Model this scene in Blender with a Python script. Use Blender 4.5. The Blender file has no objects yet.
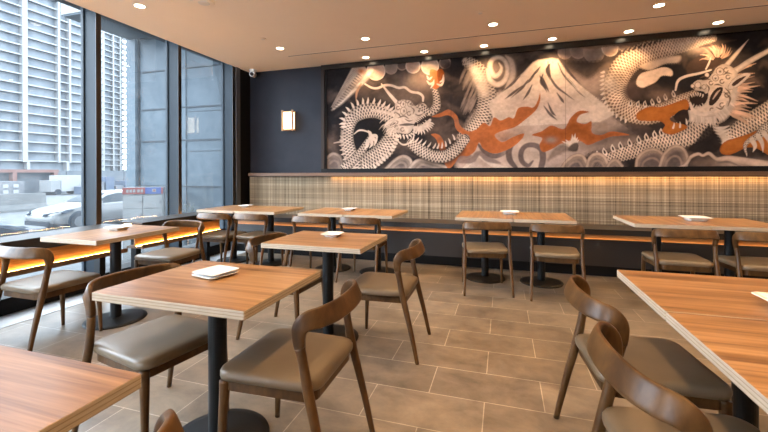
import bpy, bmesh, math, random
import numpy as np
MURAL_W, ROOM_W, REAR_W, SKY, EXPO, EXT = 35.0, 82.0, 90.0, 17.0, 0.36, 0.125
from mathutils import Vector, Matrix
random.seed(7); np.random.seed(7)
S = bpy.context.scene
COL = S.collection
PI = math.pi
R = math.radians

# ------------------------------------------------------------------ camera
CAM_H = 1.25; F = 381.3; HOR = 172.24; YAW = R(17.32); ROLL = R(-0.2)
cd = bpy.data.cameras.new('camera'); cam = bpy.data.objects.new('camera', cd); COL.objects.link(cam)
cd.sensor_width = 36.0; cd.lens = F / 768 * 36.0
cd.shift_y = -(216 - HOR) / 768
cd.clip_start = 0.05; cd.clip_end = 1000
cam.matrix_world = Matrix.Translation((0, 0, CAM_H)) @ Matrix.Rotation(YAW, 4, 'Z') @ Matrix.Rotation(PI/2, 4, 'X') @ Matrix.Rotation(ROLL, 4, 'Z')
S.camera = cam
CA, SA = math.cos(YAW), math.sin(YAW)
FLOOR_Z = 0.0; CEIL = 2.99; BACK_Y = 5.65; WIN_X = -4.2

def proj(X, Y, Z):
    """room point(s) -> photograph pixel, used to carry the traced mural onto its wall"""
    x = X*CA + Y*SA; z = -X*SA + Y*CA
    px = F*x/z; py = -F*(Z-CAM_H)/z
    c, s = math.cos(ROLL), math.sin(ROLL)
    return 384 + px*c - py*s, HOR + px*s + py*c

# ------------------------------------------------------------------ materials
def srgb(r, g, b):
    f = lambda v: ((v/255)/12.92 if v/255 <= 0.04045 else (((v/255)+0.055)/1.055)**2.4)
    return (f(r), f(g), f(b), 1.0)

def mat(name, color, rough=0.5, metal=0.0, spec=0.5, emit=None, estr=0.0):
    m = bpy.data.materials.new(name); m.use_nodes = True
    b = m.node_tree.nodes['Principled BSDF']
    b.inputs['Base Color'].default_value = color if len(color) == 4 else (*color, 1)
    b.inputs['Roughness'].default_value = rough
    b.inputs['Metallic'].default_value = metal
    b.inputs['Specular IOR Level'].default_value = spec
    if emit:
        b.inputs['Emission Color'].default_value = emit if len(emit) == 4 else (*emit, 1)
        b.inputs['Emission Strength'].default_value = estr
    return m

def N(m, t, **kw):
    n = m.node_tree.nodes.new(t)
    for k, v in kw.items():
        if k in n.inputs: n.inputs[k].default_value = v
        else: setattr(n, k, v)
    return n
def L(m, a, b): m.node_tree.links.new(a, b)
def bsdf(m): return m.node_tree.nodes['Principled BSDF']

def ramp(m, fac, stops):
    r = N(m, 'ShaderNodeValToRGB'); e = r.color_ramp.elements
    while len(e) < len(stops): e.new(0.5)
    for i, (p, c) in enumerate(stops):
        e[i].position = p; e[i].color = c if len(c) == 4 else (*c, 1)
    L(m, fac, r.inputs['Fac']); return r

def coords(m, scale=(1, 1, 1), rot=(0, 0, 0), rnd=True, loc=(0, 0, 0)):
    tc = N(m, 'ShaderNodeTexCoord')
    mp = N(m, 'ShaderNodeMapping'); mp.inputs['Scale'].default_value = scale; mp.inputs['Rotation'].default_value = rot
    mp.inputs['Location'].default_value = loc
    src = tc.outputs['Object']
    if rnd:
        oi = N(m, 'ShaderNodeObjectInfo')
        ml = N(m, 'ShaderNodeMath', operation='MULTIPLY'); ml.inputs[1].default_value = 9.0
        L(m, oi.outputs['Random'], ml.inputs[0])
        ad = N(m, 'ShaderNodeVectorMath', operation='ADD')
        L(m, src, ad.inputs[0]); L(m, ml.outputs[0], ad.inputs[1]); src = ad.outputs[0]
    L(m, src, mp.inputs['Vector']); return mp.outputs['Vector']

def wood(name, stops, scale=(1.2, 22, 22), rough=0.4, bump=0.05, spec=0.4, fine=True):
    m = mat(name, stops[0][1], rough, spec=spec)
    v = coords(m, scale)
    n = N(m, 'ShaderNodeTexNoise', Scale=1.0, Detail=5.0, Roughness=0.6, Distortion=0.6); L(m, v, n.inputs['Vector'])
    r = ramp(m, n.outputs['Fac'], stops)
    out = r.outputs['Color']
    if fine:
        v2 = coords(m, (scale[0]*3, scale[1]*6, scale[2]*6))
        n2 = N(m, 'ShaderNodeTexNoise', Scale=1.0, Detail=3.0); L(m, v2, n2.inputs['Vector'])
        r2 = ramp(m, n2.outputs['Fac'], [(0.3, (0.72, 0.70, 0.68)), (0.6, (1.06, 1.06, 1.06))])
        mx = N(m, 'ShaderNodeMixRGB', blend_type='MULTIPLY'); mx.inputs['Fac'].default_value = 0.8
        L(m, out, mx.inputs['Color1']); L(m, r2.outputs['Color'], mx.inputs['Color2']); out = mx.outputs['Color']
    L(m, out, bsdf(m).inputs['Base Color'])
    if bump:
        bp = N(m, 'ShaderNodeBump'); bp.inputs['Strength'].default_value = bump; bp.inputs['Distance'].default_value = 0.002
        L(m, n.outputs['Fac'], bp.inputs['Height']); L(m, bp.outputs['Normal'], bsdf(m).inputs['Normal'])
    return m

M = {}
M['tabletop'] = wood('table_laminate', [(0.30, (0.12, 0.053, 0.018)), (0.42, (0.25, 0.122, 0.045)), (0.54, (0.37, 0.196, 0.082)), (0.70, (0.48, 0.28, 0.132))], (0.9, 19, 19), 0.30, 0.02, spec=0.55)
M['chair_wood'] = wood('chair_walnut', [(0.3, (0.048, 0.0225, 0.0072)), (0.52, (0.090, 0.0435, 0.0142)), (0.72, (0.138, 0.071, 0.025))], (9, 9, 3.0), 0.38, 0.03, spec=0.3)
M['ledge_wood'] = wood('ledge_wood', [(0.3, (0.30, 0.14, 0.045)), (0.5, (0.46, 0.23, 0.075)), (0.75, (0.56, 0.30, 0.11))], (14, 1.2, 14), 0.4, 0.03)
M['slot_wood'] = wood('slot_wood', [(0.3, (0.24, 0.105, 0.032)), (0.5, (0.36, 0.17, 0.055)), (0.75, (0.44, 0.22, 0.08))], (1.2, 14, 14), 0.45, 0.03)
M['rail_wood'] = wood('rail_wood', [(0.3, (0.10, 0.05, 0.025)), (0.7, (0.17, 0.09, 0.045))], (1.5, 20, 20), 0.45, 0.02)

def plywood():
    m = mat('plywood_edge', (0.6, 0.5, 0.38), 0.55, spec=0.3)
    v = coords(m, (1, 1, 1), rnd=False)
    sx = N(m, 'ShaderNodeSeparateXYZ'); L(m, v, sx.inputs[0])
    a = N(m, 'ShaderNodeMath', operation='MULTIPLY'); a.inputs[1].default_value = 2*PI/0.0117; L(m, sx.outputs['Z'], a.inputs[0])
    b = N(m, 'ShaderNodeMath', operation='SINE'); L(m, a.outputs[0], b.inputs[0])
    r = ramp(m, b.outputs[0], [(0.0, (0.50, 0.415, 0.315)), (0.72, (0.47, 0.385, 0.285)), (0.98, (0.30, 0.235, 0.165))])
    v2 = coords(m, (30, 30, 400)); n = N(m, 'ShaderNodeTexNoise', Scale=1.0, Detail=2.0); L(m, v2, n.inputs['Vector'])
    r2 = ramp(m, n.outputs['Fac'], [(0.3, (0.82, 0.8, 0.78)), (0.65, (1.05, 1.05, 1.05))])
    mx = N(m, 'ShaderNodeMixRGB', blend_type='MULTIPLY'); mx.inputs['Fac'].default_value = 0.7
    L(m, r.outputs['Color'], mx.inputs['Color1']); L(m, r2.outputs['Color'], mx.inputs['Color2'])
    L(m, mx.outputs['Color'], bsdf(m).inputs['Base Color']); return m
M['ply'] = plywood()

def leather():
    m = mat('seat_leather', (0.15, 0.105, 0.07), 0.42, spec=0.5)
    v = coords(m, (90, 90, 90)); n = N(m, 'ShaderNodeTexVoronoi', Scale=2.0); L(m, v, n.inputs['Vector'])
    bp = N(m, 'ShaderNodeBump'); bp.inputs['Strength'].default_value = 0.05; bp.inputs['Distance'].default_value = 0.001
    L(m, n.outputs['Distance'], bp.inputs['Height']); L(m, bp.outputs['Normal'], bsdf(m).inputs['Normal'])
    v2 = coords(m, (5, 5, 5)); n2 = N(m, 'ShaderNodeTexNoise', Scale=1.0, Detail=3.0); L(m, v2, n2.inputs['Vector'])
    r = ramp(m, n2.outputs['Fac'], [(0.3, (0.130, 0.096, 0.060)), (0.7, (0.172, 0.127, 0.080))])
    L(m, r.outputs['Color'], bsdf(m).inputs['Base Color']); return m
M['leather'] = leather()
M['black_metal'] = mat('black_metal', (0.006, 0.006, 0.0065), 0.42, spec=0.25)
M['porcelain'] = mat('white_porcelain', (0.90, 0.90, 0.89), 0.22)
M['black_trim'] = mat('black_trim', (0.008, 0.007, 0.007), 0.5, spec=0.15)
M['dark_frame'] = mat('dark_frame', (0.030, 0.019, 0.013), 0.5, spec=0.2)
M['dark_leather'] = mat('dark_leather', (0.022, 0.017, 0.014), 0.45)
M['dark_panel'] = mat('dark_panel', (0.030, 0.023, 0.020), 0.5)
M['led'] = mat('warm_led', (1, 0.7, 0.4), 0.5, emit=(1.0, 0.50, 0.15), estr=55.0)
M['led_soft'] = mat('warm_led_soft', (1, 0.7, 0.4), 0.5, emit=(1.0, 0.55, 0.20), estr=45.0)
M['led_slot'] = mat('warm_slot_led', (1, 0.7, 0.4), 0.5, emit=(1.0, 0.58, 0.24), estr=10.0)
M['led_added'] = mat('added_uplight', (1, 0.6, 0.3), 0.5, emit=(1.0, 0.52, 0.2), estr=75.0)  # for the added strip behind the ledges
M['lens'] = mat('lamp_lens', (1, 0.9, 0.8), 0.4, emit=(1.0, 0.80, 0.55), estr=14.0)
M['white_trim'] = mat('white_trim', (0.75, 0.68, 0.60), 0.5)
M['paint_grey'] = mat('grey_mark', (0.5, 0.45, 0.4), 0.6)

def noisy(name, c1, c2, scale=8, rough=0.6, spec=0.4, detail=5, rnd=False, lo=0.35, hi=0.68, sc3=None):
    m = mat(name, c1, rough, spec=spec)
    v = coords(m, sc3 or (scale,)*3, rnd=rnd); n = N(m, 'ShaderNodeTexNoise', Scale=1.0, Detail=float(detail), Roughness=0.6); L(m, v, n.inputs['Vector'])
    r = ramp(m, n.outputs['Fac'], [(lo, c1), (hi, c2)]); L(m, r.outputs['Color'], bsdf(m).inputs['Base Color']); return m
M['wall_dark'] = noisy('wall_charcoal_paint', (0.014, 0.016, 0.024), (0.020, 0.022, 0.031), 3, 0.6, spec=0.22)
M['ceiling'] = noisy('ceiling_paint', (0.88, 0.74, 0.585), (0.91, 0.765, 0.605), 1.2, 0.7)
M['wall_warm'] = noisy('wall_warm_paint', (0.76, 0.68, 0.58), (0.80, 0.72, 0.62), 2, 0.6)
M['daylight_strip'] = noisy('painted_daylight', (0.62, 0.63, 0.65), (0.70, 0.70, 0.72), 6, 0.3)  # bluish daylight on the floor by the glass, put into the colour
M['mullion'] = mat('anodised_mullion', (0.013, 0.021, 0.030), 0.5, spec=0.15)
M['mullion_in'] = mat('bronze_mullion', (0.02, 0.015, 0.012), 0.28, metal=0.2)

def floor_tiles():
    m = mat('floor_tiles', (0.3, 0.27, 0.23), 0.4, spec=0.6)
    v = coords(m, (1, 1, 1), rnd=False, loc=(0.405, -0.001, 0))
    br = N(m, 'ShaderNodeTexBrick', offset=0.5, offset_frequency=2)
    br.inputs['Scale'].default_value = 1.0; br.inputs['Mortar Size'].default_value = 0.0028
    br.inputs['Mortar Smooth'].default_value = 0.2; br.inputs['Bias'].default_value = 0.0
    br.inputs['Brick Width'].default_value = 0.61; br.inputs['Row Height'].default_value = 0.305
    br.inputs['Color1'].default_value = (0.155, 0.121, 0.090, 1); br.inputs['Color2'].default_value = (0.210, 0.168, 0.128, 1)
    br.inputs['Mortar'].default_value = (0.40, 0.34, 0.275, 1)
    L(m, v, br.inputs['Vector'])
    v2 = coords(m, (3.6, 5, 3), rnd=False); n = N(m, 'ShaderNodeTexNoise', Scale=1.0, Detail=9.0, Roughness=0.68, Distortion=0.3); L(m, v2, n.inputs['Vector'])
    r = ramp(m, n.outputs['Fac'], [(0.33, (0.62, 0.61, 0.60)), (0.5, (0.97, 0.97, 0.96)), (0.68, (1.36, 1.33, 1.28))])
    mx = N(m, 'ShaderNodeMixRGB', blend_type='MULTIPLY'); mx.inputs['Fac'].default_value = 1.0
    L(m, br.outputs['Color'], mx.inputs['Color1']); L(m, r.outputs['Color'], mx.inputs['Color2'])
    L(m, mx.outputs['Color'], bsdf(m).inputs['Base Color'])
    rr = ramp(m, n.outputs['Fac'], [(0.3, (0.30,)*3), (0.7, (0.38,)*3)]); L(m, rr.outputs['Color'], bsdf(m).inputs['Roughness'])
    bp = N(m, 'ShaderNodeBump'); bp.inputs['Strength'].default_value = 0.25; bp.inputs['Distance'].default_value = 0.002; bp.invert = True
    L(m, br.outputs['Fac'], bp.inputs['Height']); L(m, bp.outputs['Normal'], bsdf(m).inputs['Normal'])
    return m
M['floor'] = floor_tiles()

def plaid():
    """woven check upholstery: pale and brown threads of uneven width both ways"""
    m = mat('woven_plaid', (0.4, 0.33, 0.25), 0.85, spec=0.1)
    outs = []
    for sc, det, seed in (((15, 0.2, 0.2), 1.0, 0), ((72, 0.3, 0.5), 1.0, 5), ((0.15, 0.2, 13), 1.0, 9), ((0.4, .3, 60), 1.0, 13)):
        v = coords(m, sc, rnd=False, loc=(seed, seed*0.7, seed*1.3))
        n = N(m, 'ShaderNodeTexNoise', Scale=1.0, Detail=det, Roughness=0.55); L(m, v, n.inputs['Vector']); outs.append(n.outputs['Fac'])
    acc = None
    for o, w in zip(outs, (0.20, 0.33, 0.17, 0.30)):
        q = N(m, 'ShaderNodeMath', operation='MULTIPLY'); q.inputs[1].default_value = w; L(m, o, q.inputs[0])
        if acc is None: acc = q.outputs[0]
        else:
            ad = N(m, 'ShaderNodeMath', operation='ADD'); L(m, acc, ad.inputs[0]); L(m, q.outputs[0], ad.inputs[1]); acc = ad.outputs[0]
    r = ramp(m, acc, [(0.34, (0.092, 0.068, 0.044)), (0.44, (0.195, 0.147, 0.096)), (0.53, (0.285, 0.217, 0.142)), (0.64, (0.46, 0.36, 0.245))])
    # dark thread grid
    v = coords(m, (1, 1, 1), rnd=False); sx = N(m, 'ShaderNodeSeparateXYZ'); L(m, v, sx.inputs[0])
    for ax, per in (('X', 0.0155), ('Z', 0.021)):
        a = N(m, 'ShaderNodeMath', operation='MULTIPLY'); a.inputs[1].default_value = 2*PI/per; L(m, sx.outputs[ax], a.inputs[0])
        b = N(m, 'ShaderNodeMath', operation='SINE'); L(m, a.outputs[0], b.inputs[0])
        g = ramp(m, b.outputs[0], [(0.0, (1.04,)*3), (0.6, (1, 1, 1)), (1.0, (0.74, 0.72, 0.70))])
        mx = N(m, 'ShaderNodeMixRGB', blend_type='MULTIPLY'); mx.inputs['Fac'].default_value = 0.9
        src = r.outputs['Color'] if ax == 'X' else last
        L(m, src, mx.inputs['Color1']); L(m, g.outputs['Color'], mx.inputs['Color2']); last = mx.outputs['Color']
    L(m, last, bsdf(m).inputs['Base Color']); return m
M['plaid'] = plaid()

def glass(name, tint=(0.93, 0.97, 1.0), refl=1.0, film=0.012):
    m = bpy.data.materials.new(name); m.use_nodes = True; nt = m.node_tree
    nt.nodes.remove(nt.nodes['Principled BSDF'])
    tr = N(m, 'ShaderNodeBsdfTransparent'); tr.inputs['Color'].default_value = (*tint, 1)
    gl = N(m, 'ShaderNodeBsdfGlossy'); gl.inputs['Roughness'].default_value = 0.02
    lw = N(m, 'ShaderNodeFresnel'); lw.inputs['IOR'].default_value = 1.30
    ml = N(m, 'ShaderNodeMath', operation='MULTIPLY'); ml.inputs[1].default_value = refl; L(m, lw.outputs[0], ml.inputs[0])
    mx = N(m, 'ShaderNodeMixShader'); L(m, ml.outputs[0], mx.inputs[0]); L(m, tr.outputs[0], mx.inputs[1]); L(m, gl.outputs[0], mx.inputs[2])
    # thin wet and dusty film on the pane, also standing in for outdoor haze
    tl = N(m, 'ShaderNodeBsdfTranslucent'); tl.inputs['Color'].default_value = (0.95, 0.97, 1, 1)
    v = coords(m, (1, 1, 1), rnd=False); n = N(m, 'ShaderNodeTexNoise', Scale=14.0, Detail=6.0); L(m, v, n.inputs['Vector'])
    mr = N(m, 'ShaderNodeMapRange'); mr.inputs['From Min'].default_value = 0.3; mr.inputs['From Max'].default_value = 0.75; mr.inputs['To Min'].default_value = 0.5*film; mr.inputs['To Max'].default_value = 1.7*film
    L(m, n.outputs['Fac'], mr.inputs['Value'])
    m2 = N(m, 'ShaderNodeMixShader'); L(m, mr.outputs[0], m2.inputs[0]); L(m, mx.outputs[0], m2.inputs[1]); L(m, tl.outputs[0], m2.inputs[2])
    L(m, m2.outputs[0], nt.nodes['Material Output'].inputs['Surface']); return m
M['glass'] = glass('window_glass', refl=0.6)
# outside; haze over the far things is put into their pale colours
M['asphalt'] = noisy('asphalt', (0.22, 0.235, 0.25), (0.28, 0.295, 0.31), 0.8, 0.7)
M['concrete'] = noisy('concrete', (0.27, 0.28, 0.285), (0.36, 0.365, 0.365), 2.5, 0.8)
M['tower_glass'] = noisy('tower_glass', (0.42, 0.48, 0.54), (0.60, 0.65, 0.70), 1, 0.45, sc3=(0.5, 0.4, 0.06), detail=3)
M['tower_white'] = mat('tower_white', (0.82, 0.83, 0.84), 0.6)
M['car_white'] = mat('car_white', (0.60, 0.61, 0.62), 0.25)
M['car_glass'] = mat('car_glass', (0.09, 0.12, 0.15), 0.08)
M['car_dark'] = mat('car_dark', (0.10, 0.12, 0.15), 0.8, spec=0.05)
M['headlight'] = mat('headlight_glass', (0.012, 0.016, 0.022), 0.8, spec=0.0)
M['car_black'] = mat('car_blue_black', (0.10, 0.14, 0.19), 0.3)
M['rim'] = mat('wheel_rim', (0.45, 0.47, 0.5), 0.3, metal=0.6)
M['red'] = mat('signal_red', (0.55, 0.13, 0.12), 0.5)
M['blue'] = mat('signal_blue', (0.10, 0.20, 0.60), 0.5)
M['locker'] = mat('locker_white', (0.58, 0.60, 0.60), 0.45)
M['orange_paint'] = mat('gantry_orange', (0.50, 0.28, 0.24), 0.6)
M['hoarding'] = noisy('hoarding', (0.27, 0.31, 0.36), (0.38, 0.41, 0.44), 0.5, 0.7)
M['tarp'] = noisy('blue_tarp', (0.22, 0.28, 0.41), (0.3, 0.36, 0.46), 1, 0.7)
M['facade_glass'] = noisy('facade_glass', (0.15, 0.22, 0.275), (0.26, 0.345, 0.41), 1, 0.15, spec=0.45, sc3=(0.7, 0.7, 0.9), detail=4)
M['facade_metal'] = mat('facade_metal', (0.24, 0.33, 0.40), 0.4)
M['facade_joint'] = mat('facade_joint', (0.05, 0.075, 0.10), 0.4)
M['foliage'] = noisy('foliage', (0.16, 0.20, 0.18), (0.30, 0.34, 0.32), 9, 0.8)
M['brick_dark'] = noisy('site_material', (0.30, 0.32, 0.36), (0.5, 0.5, 0.52), 1.5, 0.8)

# street things are toned to sit under a bright overcast sky
for k_ in ('car_glass', 'car_black', 'car_dark', 'rim', 'facade_joint', 'foliage', 'asphalt', 'concrete', 'tower_glass', 'tower_white', 'car_white', 'locker', 'red', 'blue', 'orange_paint', 'hoarding', 'tarp', 'brick_dark', 'facade_glass', 'facade_metal'):
    b_ = bsdf(M[k_]); c_ = b_.inputs['Base Color']; b_.inputs['Roughness'].default_value = max(0.35, b_.inputs['Roughness'].default_value); c_.default_value = [v*EXT for v in c_.default_value[:3]]+[1]
    b_.inputs['Specular IOR Level'].default_value *= EXT
    for l_ in c_.links:
        if l_.from_node.type == 'VALTORGB':
            for e_ in l_.from_node.color_ramp.elements: e_.color = [v*EXT for v in e_.color[:3]]+[1]

# ------------------------------------------------------------------ object helpers
def link(name, bm, m, parent=None, smooth=False, bevel=None):
    me = bpy.data.meshes.new(name)
    if bevel:
        bmesh.ops.bevel(bm, geom=[e for e in bm.edges if e.calc_face_angle(0) > 0.6], offset=bevel[0], segments=bevel[1], profile=0.5, affect='EDGES', clamp_overlap=True)
    bmesh.ops.recalc_face_normals(bm, faces=bm.faces)
    bm.to_mesh(me); bm.free()
    if smooth:
        for p in me.polygons: p.use_smooth = True
    o = bpy.data.objects.new(name, me); COL.objects.link(o)
    for q in (m if isinstance(m, (list, tuple)) else [m]): me.materials.append(q)
    if parent is not None: o.parent = parent
    return o

def thing(name, label, cat, loc=(0, 0, 0), rz=0.0, group=None):
    o = bpy.data.objects.new(name, None); COL.objects.link(o)
    o.location = loc; o.rotation_euler = (0, 0, rz); o.empty_display_size = 0.1
    o['label'] = label; o['category'] = cat
    if group: o['group'] = group
    return o

def tag(o, label, cat, group=None):
    o['label'] = label; o['category'] = cat
    if group: o['group'] = group
    return o

def struct(name, bm, m, parent=None, **k):
    o = link(name, bm, m, parent, **k)
    if parent is None: o['kind'] = 'structure'
    return o

def dup(root, loc, rz, label, group=None):
    r = root.copy(); COL.objects.link(r); r.location = loc; r.rotation_euler = (0, 0, rz); r['label'] = label
    if group: r['group'] = group
    for ch in list(root.children):
        c = ch.copy(); COL.objects.link(c); c.parent = r
        for g in list(ch.children):
            d = g.copy(); COL.objects.link(d); d.parent = c
    return r

def box(bm, x0, x1, y0, y1, z0, z1):
    v = [bm.verts.new(p) for p in ((x0, y0, z0), (x1, y0, z0), (x1, y1, z0), (x0, y1, z0), (x0, y0, z1), (x1, y0, z1), (x1, y1, z1), (x0, y1, z1))]
    for f in ((0, 3, 2, 1), (4, 5, 6, 7), (0, 1, 5, 4), (1, 2, 6, 5), (2, 3, 7, 6), (3, 0, 4, 7)): bm.faces.new([v[i] for i in f])
    return v
def bx(*a):
    bm = bmesh.new(); box(bm, *a); return bm

def loft(bm, rings, cap=True, closed=True):
    vs = [[bm.verts.new(p) for p in r] for r in rings]
    n = len(rings[0])
    for i in range(len(vs)-1):
        for j in range(n if closed else n-1):
            k = (j+1) % n
            bm.faces.new((vs[i][j], vs[i][k], vs[i+1][k], vs[i+1][j]))
    if cap:
        bm.faces.new(vs[0][::-1]); bm.faces.new(vs[-1])
    return vs

def lathe(bm, prof, n=32, c=(0, 0, 0)):
    rings = [[(c[0]+r*math.cos(2*PI*j/n), c[1]+r*math.sin(2*PI*j/n), c[2]+z) for j in range(n)] for r, z in prof]
    loft(bm, rings)

def cyl(bm, p0, p1, r0, r1=None, n=16):
    r1 = r0 if r1 is None else r1
    p0, p1 = Vector(p0), Vector(p1); t = (p1-p0).normalized()
    a = t.orthogonal().normalized(); b = t.cross(a)
    loft(bm, [[tuple(p + a*(r*math.cos(2*PI*j/n)) + b*(r*math.sin(2*PI*j/n))) for j in range(n)] for p, r in ((p0, r0), (p1, r1))])

def catmull(P, per=8):
    P = np.array(P, float); Q = np.vstack([2*P[0]-P[1], P, 2*P[-1]-P[-2]]); out = []
    for i in range(1, len(Q)-2):
        a, b, c, d = Q[i-1], Q[i], Q[i+1], Q[i+2]
        for k in range(per):
            t = k/per
            out.append(0.5*((2*b) + (c-a)*t + (2*a-5*b+4*c-d)*t*t + (3*b-3*c+d-a)*t**3))
    out.append(P[-1]); return np.array(out)

def sweep_frames(P, B0):
    T = np.gradient(P, axis=0); T /= np.linalg.norm(T, axis=1)[:, None]
    B = np.array(B0, float); Bs = []
    for t in T:
        B = B - t*np.dot(B, t); B /= np.linalg.norm(B); Bs.append(B.copy())
    Bs = np.array(Bs); return T, Bs, np.cross(T, Bs)

def sweep(bm, P, W, B0, n=16, ex=2.6, frames=None):
    """rounded section of half sizes W (across, along B) carried along P"""
    T, Bs, Ns = frames if frames is not None else sweep_frames(P, B0)
    rings = []
    for p, b, nn, w in zip(P, Bs, Ns, W):
        ring = []
        for j in range(n):
            a = 2*PI*j/n; c, s = math.cos(a), math.sin(a)
            u = math.copysign(abs(c)**(2/ex), c)*w[0]; v = math.copysign(abs(s)**(2/ex), s)*w[1]
            ring.append(tuple(p + nn*u + b*v))
        rings.append(ring)
    loft(bm, rings)

def rrect(hx, hy, r, n=5, cx=0, cy=0, z=0, taper=0):
    """rounded rectangle ring; taper narrows the -y side"""
    pts = []
    for sx, sy, a0 in ((1, 1, 0), (-1, 1, 90), (-1, -1, 180), (1, -1, 270)):
        for k in range(n+1):
            a = R(a0 + 90*k/n)
            y = sy*(hy-r) + r*math.sin(a); x = sx*(hx-r) + r*math.cos(a)
            x *= 1 - taper*(0.5 - 0.5*y/hy)
            pts.append((cx+x, cy+y, z))
    return pts
# ------------------------------------------------------------------ the room
XR, YR = 4.6, -3.35
struct('floor', bx(-4.1, XR, YR, BACK_Y, -0.10, 0.0), M['floor'])
struct('daylight_band', bx(-4.22, -3.87, YR, 5.27, 0.0005, 0.004), M['daylight_strip'])  # thin sheet painted as the daylight band on the tiles
# low kerb under the glazing
struct('baseboard_left', bx(-4.45, -4.18, YR, 5.27, -0.10, 0.15), M['black_trim'])
struct('ceiling', bx(WIN_X, XR+0.1, YR-0.1, BACK_Y+0.1, CEIL, CEIL+0.16), M['ceiling'])
struct('trim_2', bx(-4.62, WIN_X, YR, 5.7, CEIL+0.13, CEIL+0.30), M['black_trim'])
struct('wall_back', bx(-4.5, XR+0.1, BACK_Y, BACK_Y+0.15, -0.1, CEIL+0.15), M['wall_dark'])
struct('wall_right', bx(XR, XR+0.15, YR, BACK_Y, -0.1, CEIL), M['wall_warm'])
RX = -2.1
struct('wall_rear', bx(RX, XR, YR-0.15, YR, -0.1, CEIL+0.15), M['wall_warm'])
struct('trim_5', bx(-4.62, RX, YR-0.15, YR, CEIL-0.10, CEIL+0.15), M['black_trim'])
struct('trim_6', bx(-4.62, RX, YR-0.15, YR, -0.10, 0.15), M['black_trim'])
w_ = struct('window_7', bx(-4.35, RX, YR-0.08, YR-0.07, 0.15, CEIL-0.10), M['glass'])  # unseen rear window, added to let in more daylight
for x in (-4.40, -3.27, RX-0.02): link('mullion', bx(x-0.025, x+0.03, YR-0.12, YR, 0.15, CEIL-0.10), M['mullion'], w_)
# dark pier between the last pane and the back wall
struct('wall_left', bx(-4.5, -4.2, 5.36, BACK_Y, -0.1, CEIL+0.13), M['black_trim'])
struct('wall_front_left', bx(-4.45, -4.2, YR, -0.19, -0.1, CEIL+0.13), M['wall_warm'])
struct('trim_3', bx(-4.42, -4.18, 5.27, 5.36, 0, CEIL+0.13), mat('pier_metal', (0.10, 0.105, 0.12), 0.4, metal=0.3))
# windows: each pane with its deep mullion
ys = [-0.24, 0.85, 1.925, 3.011, 4.105, 5.195]  # first two bays lie out of view, added for daylight
for i in range(len(ys)-1):
    y0, y1 = ys[i]+0.055, ys[i+1]
    w = struct('window_%d' % (i+1), bx(-4.395, -4.385, y0, y1, 0.15, CEIL+0.13), M['glass'])
    link('mullion', bx(-4.40, -4.203, y1, y1+0.05, 0.15, CEIL+0.13), M['mullion'], w)
    link('mullion_cap', bx(-4.203, -4.198, y1-0.001, y1+0.056, 0.15, CEIL-0.002), M['mullion_in'], w)
    link('sash_frame', bx(-4.41, -4.37, y1-0.012, y1, 0.15, CEIL+0.13), M['mullion'], w)

# ------------------------------------------------------------------ window ledges with warm light panels
def ledge(label, y0, y1):
    t = thing('window_ledge', label, 'ledge', (-3.952, (y0+y1)/2, 0), group='lit ledges under the windows')
    h = (y1-y0)/2
    link('ledge_top', bx(-0.17, 0.18, -h, h, 0.685, 0.705), M['dark_leather'], t, bevel=(0.003, 2))
    link('fascia', bx(0.150, 0.172, -h, h, 0.60, 0.684), M['dark_panel'], t)
    link('light_panel', bx(0.055, 0.070, -h, h, 0.445, 0.684), M['ledge_wood'], t)
    link('bottom_rail', bx(-0.05, 0.178, -h, h, 0.418, 0.440), M['rail_wood'], t, bevel=(0.002, 2))
    link('led_strip', bx(0.074, 0.086, -h+0.01, h-0.01, 0.440, 0.444), M['led'], t)
    link('front_lip', bx(0.168, 0.178, -h, h, 0.440, 0.462), M['rail_wood'], t)
    link('added_uplight_strip', bx(-0.215, -0.190, -h+0.01, h-0.01, 0.655, 0.660), M['led_added'], t)  # hidden strip and its tray, added to brighten the ceiling
    link('added_uplight_tray', bx(-0.225, -0.170, -h, h, 0.640, 0.655), M['dark_panel'], t)
    n = max(2, round((y1-y0)/1.1)+1)
    for k in range(n):
        y = -h+0.12 + (2*h-0.24)*k/(n-1)
        link('bracket', bx(-0.10, -0.02, y-0.03, y+0.03, 0.0, 0.685), M['black_metal'], t)
ledge('long dark window ledge with glowing orange panel, beside the single table by the glass', 0.0, 3.03)
ledge('shorter dark window ledge with glowing orange panel, nearest the dark back corner', 3.20, 4.52)

# ------------------------------------------------------------------ banquette along the back wall
bq = thing('banquette', 'long built-in banquette with woven plaid back along the mural wall', 'banquette', (0, 5.4, 0))
XL, XE = -4.13, 4.59
xs = [XL, -2.26, -0.41, 1.447, 3.30, XE]
for i in range(5):
    a, b = xs[i]+0.003, xs[i+1]-0.003
    bm = bmesh.new()
    v = box(bm, a, b, 0.13, 0.225, 0.46, 1.183)
    o = link('back_cushion', bm, M['plaid'], bq, bevel=(0.022, 4))
link('seat', bx(XL, XE, -0.335, 0.13, 0.50, 0.565), M['dark_leather'], bq, bevel=(0.012, 3))
link('seat_box', bx(XL, XE, -0.27, 0.225, 0.46, 0.50), M['dark_panel'], bq)
link('wood_strip', bx(XL, XE, -0.300, -0.272, 0.435, 0.512), M['slot_wood'], bq)
link('led_strip', bx(XL, XE, -0.312, -0.302, 0.4352, 0.438), M['led_slot'], bq)
link('slot_lip', bx(XL, XE, -0.332, -0.324, 0.435, 0.446), M['dark_panel'], bq)
link('lower_rail', bx(XL, XE, -0.33, -0.27, 0.405, 0.435), M['dark_panel'], bq)
link('base_panel', bx(XL, XE, -0.315, 0.225, 0.125, 0.405), M['dark_panel'], bq)
link('toe_kick', bx(XL, XE, -0.28, 0.225, 0.0, 0.125), M['black_trim'], bq)
link('cap_rail', bx(XL+0.03, XE, 0.062, 0.247, 1.205, 1.245), M['rail_wood'], bq, bevel=(0.003, 2))
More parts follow.
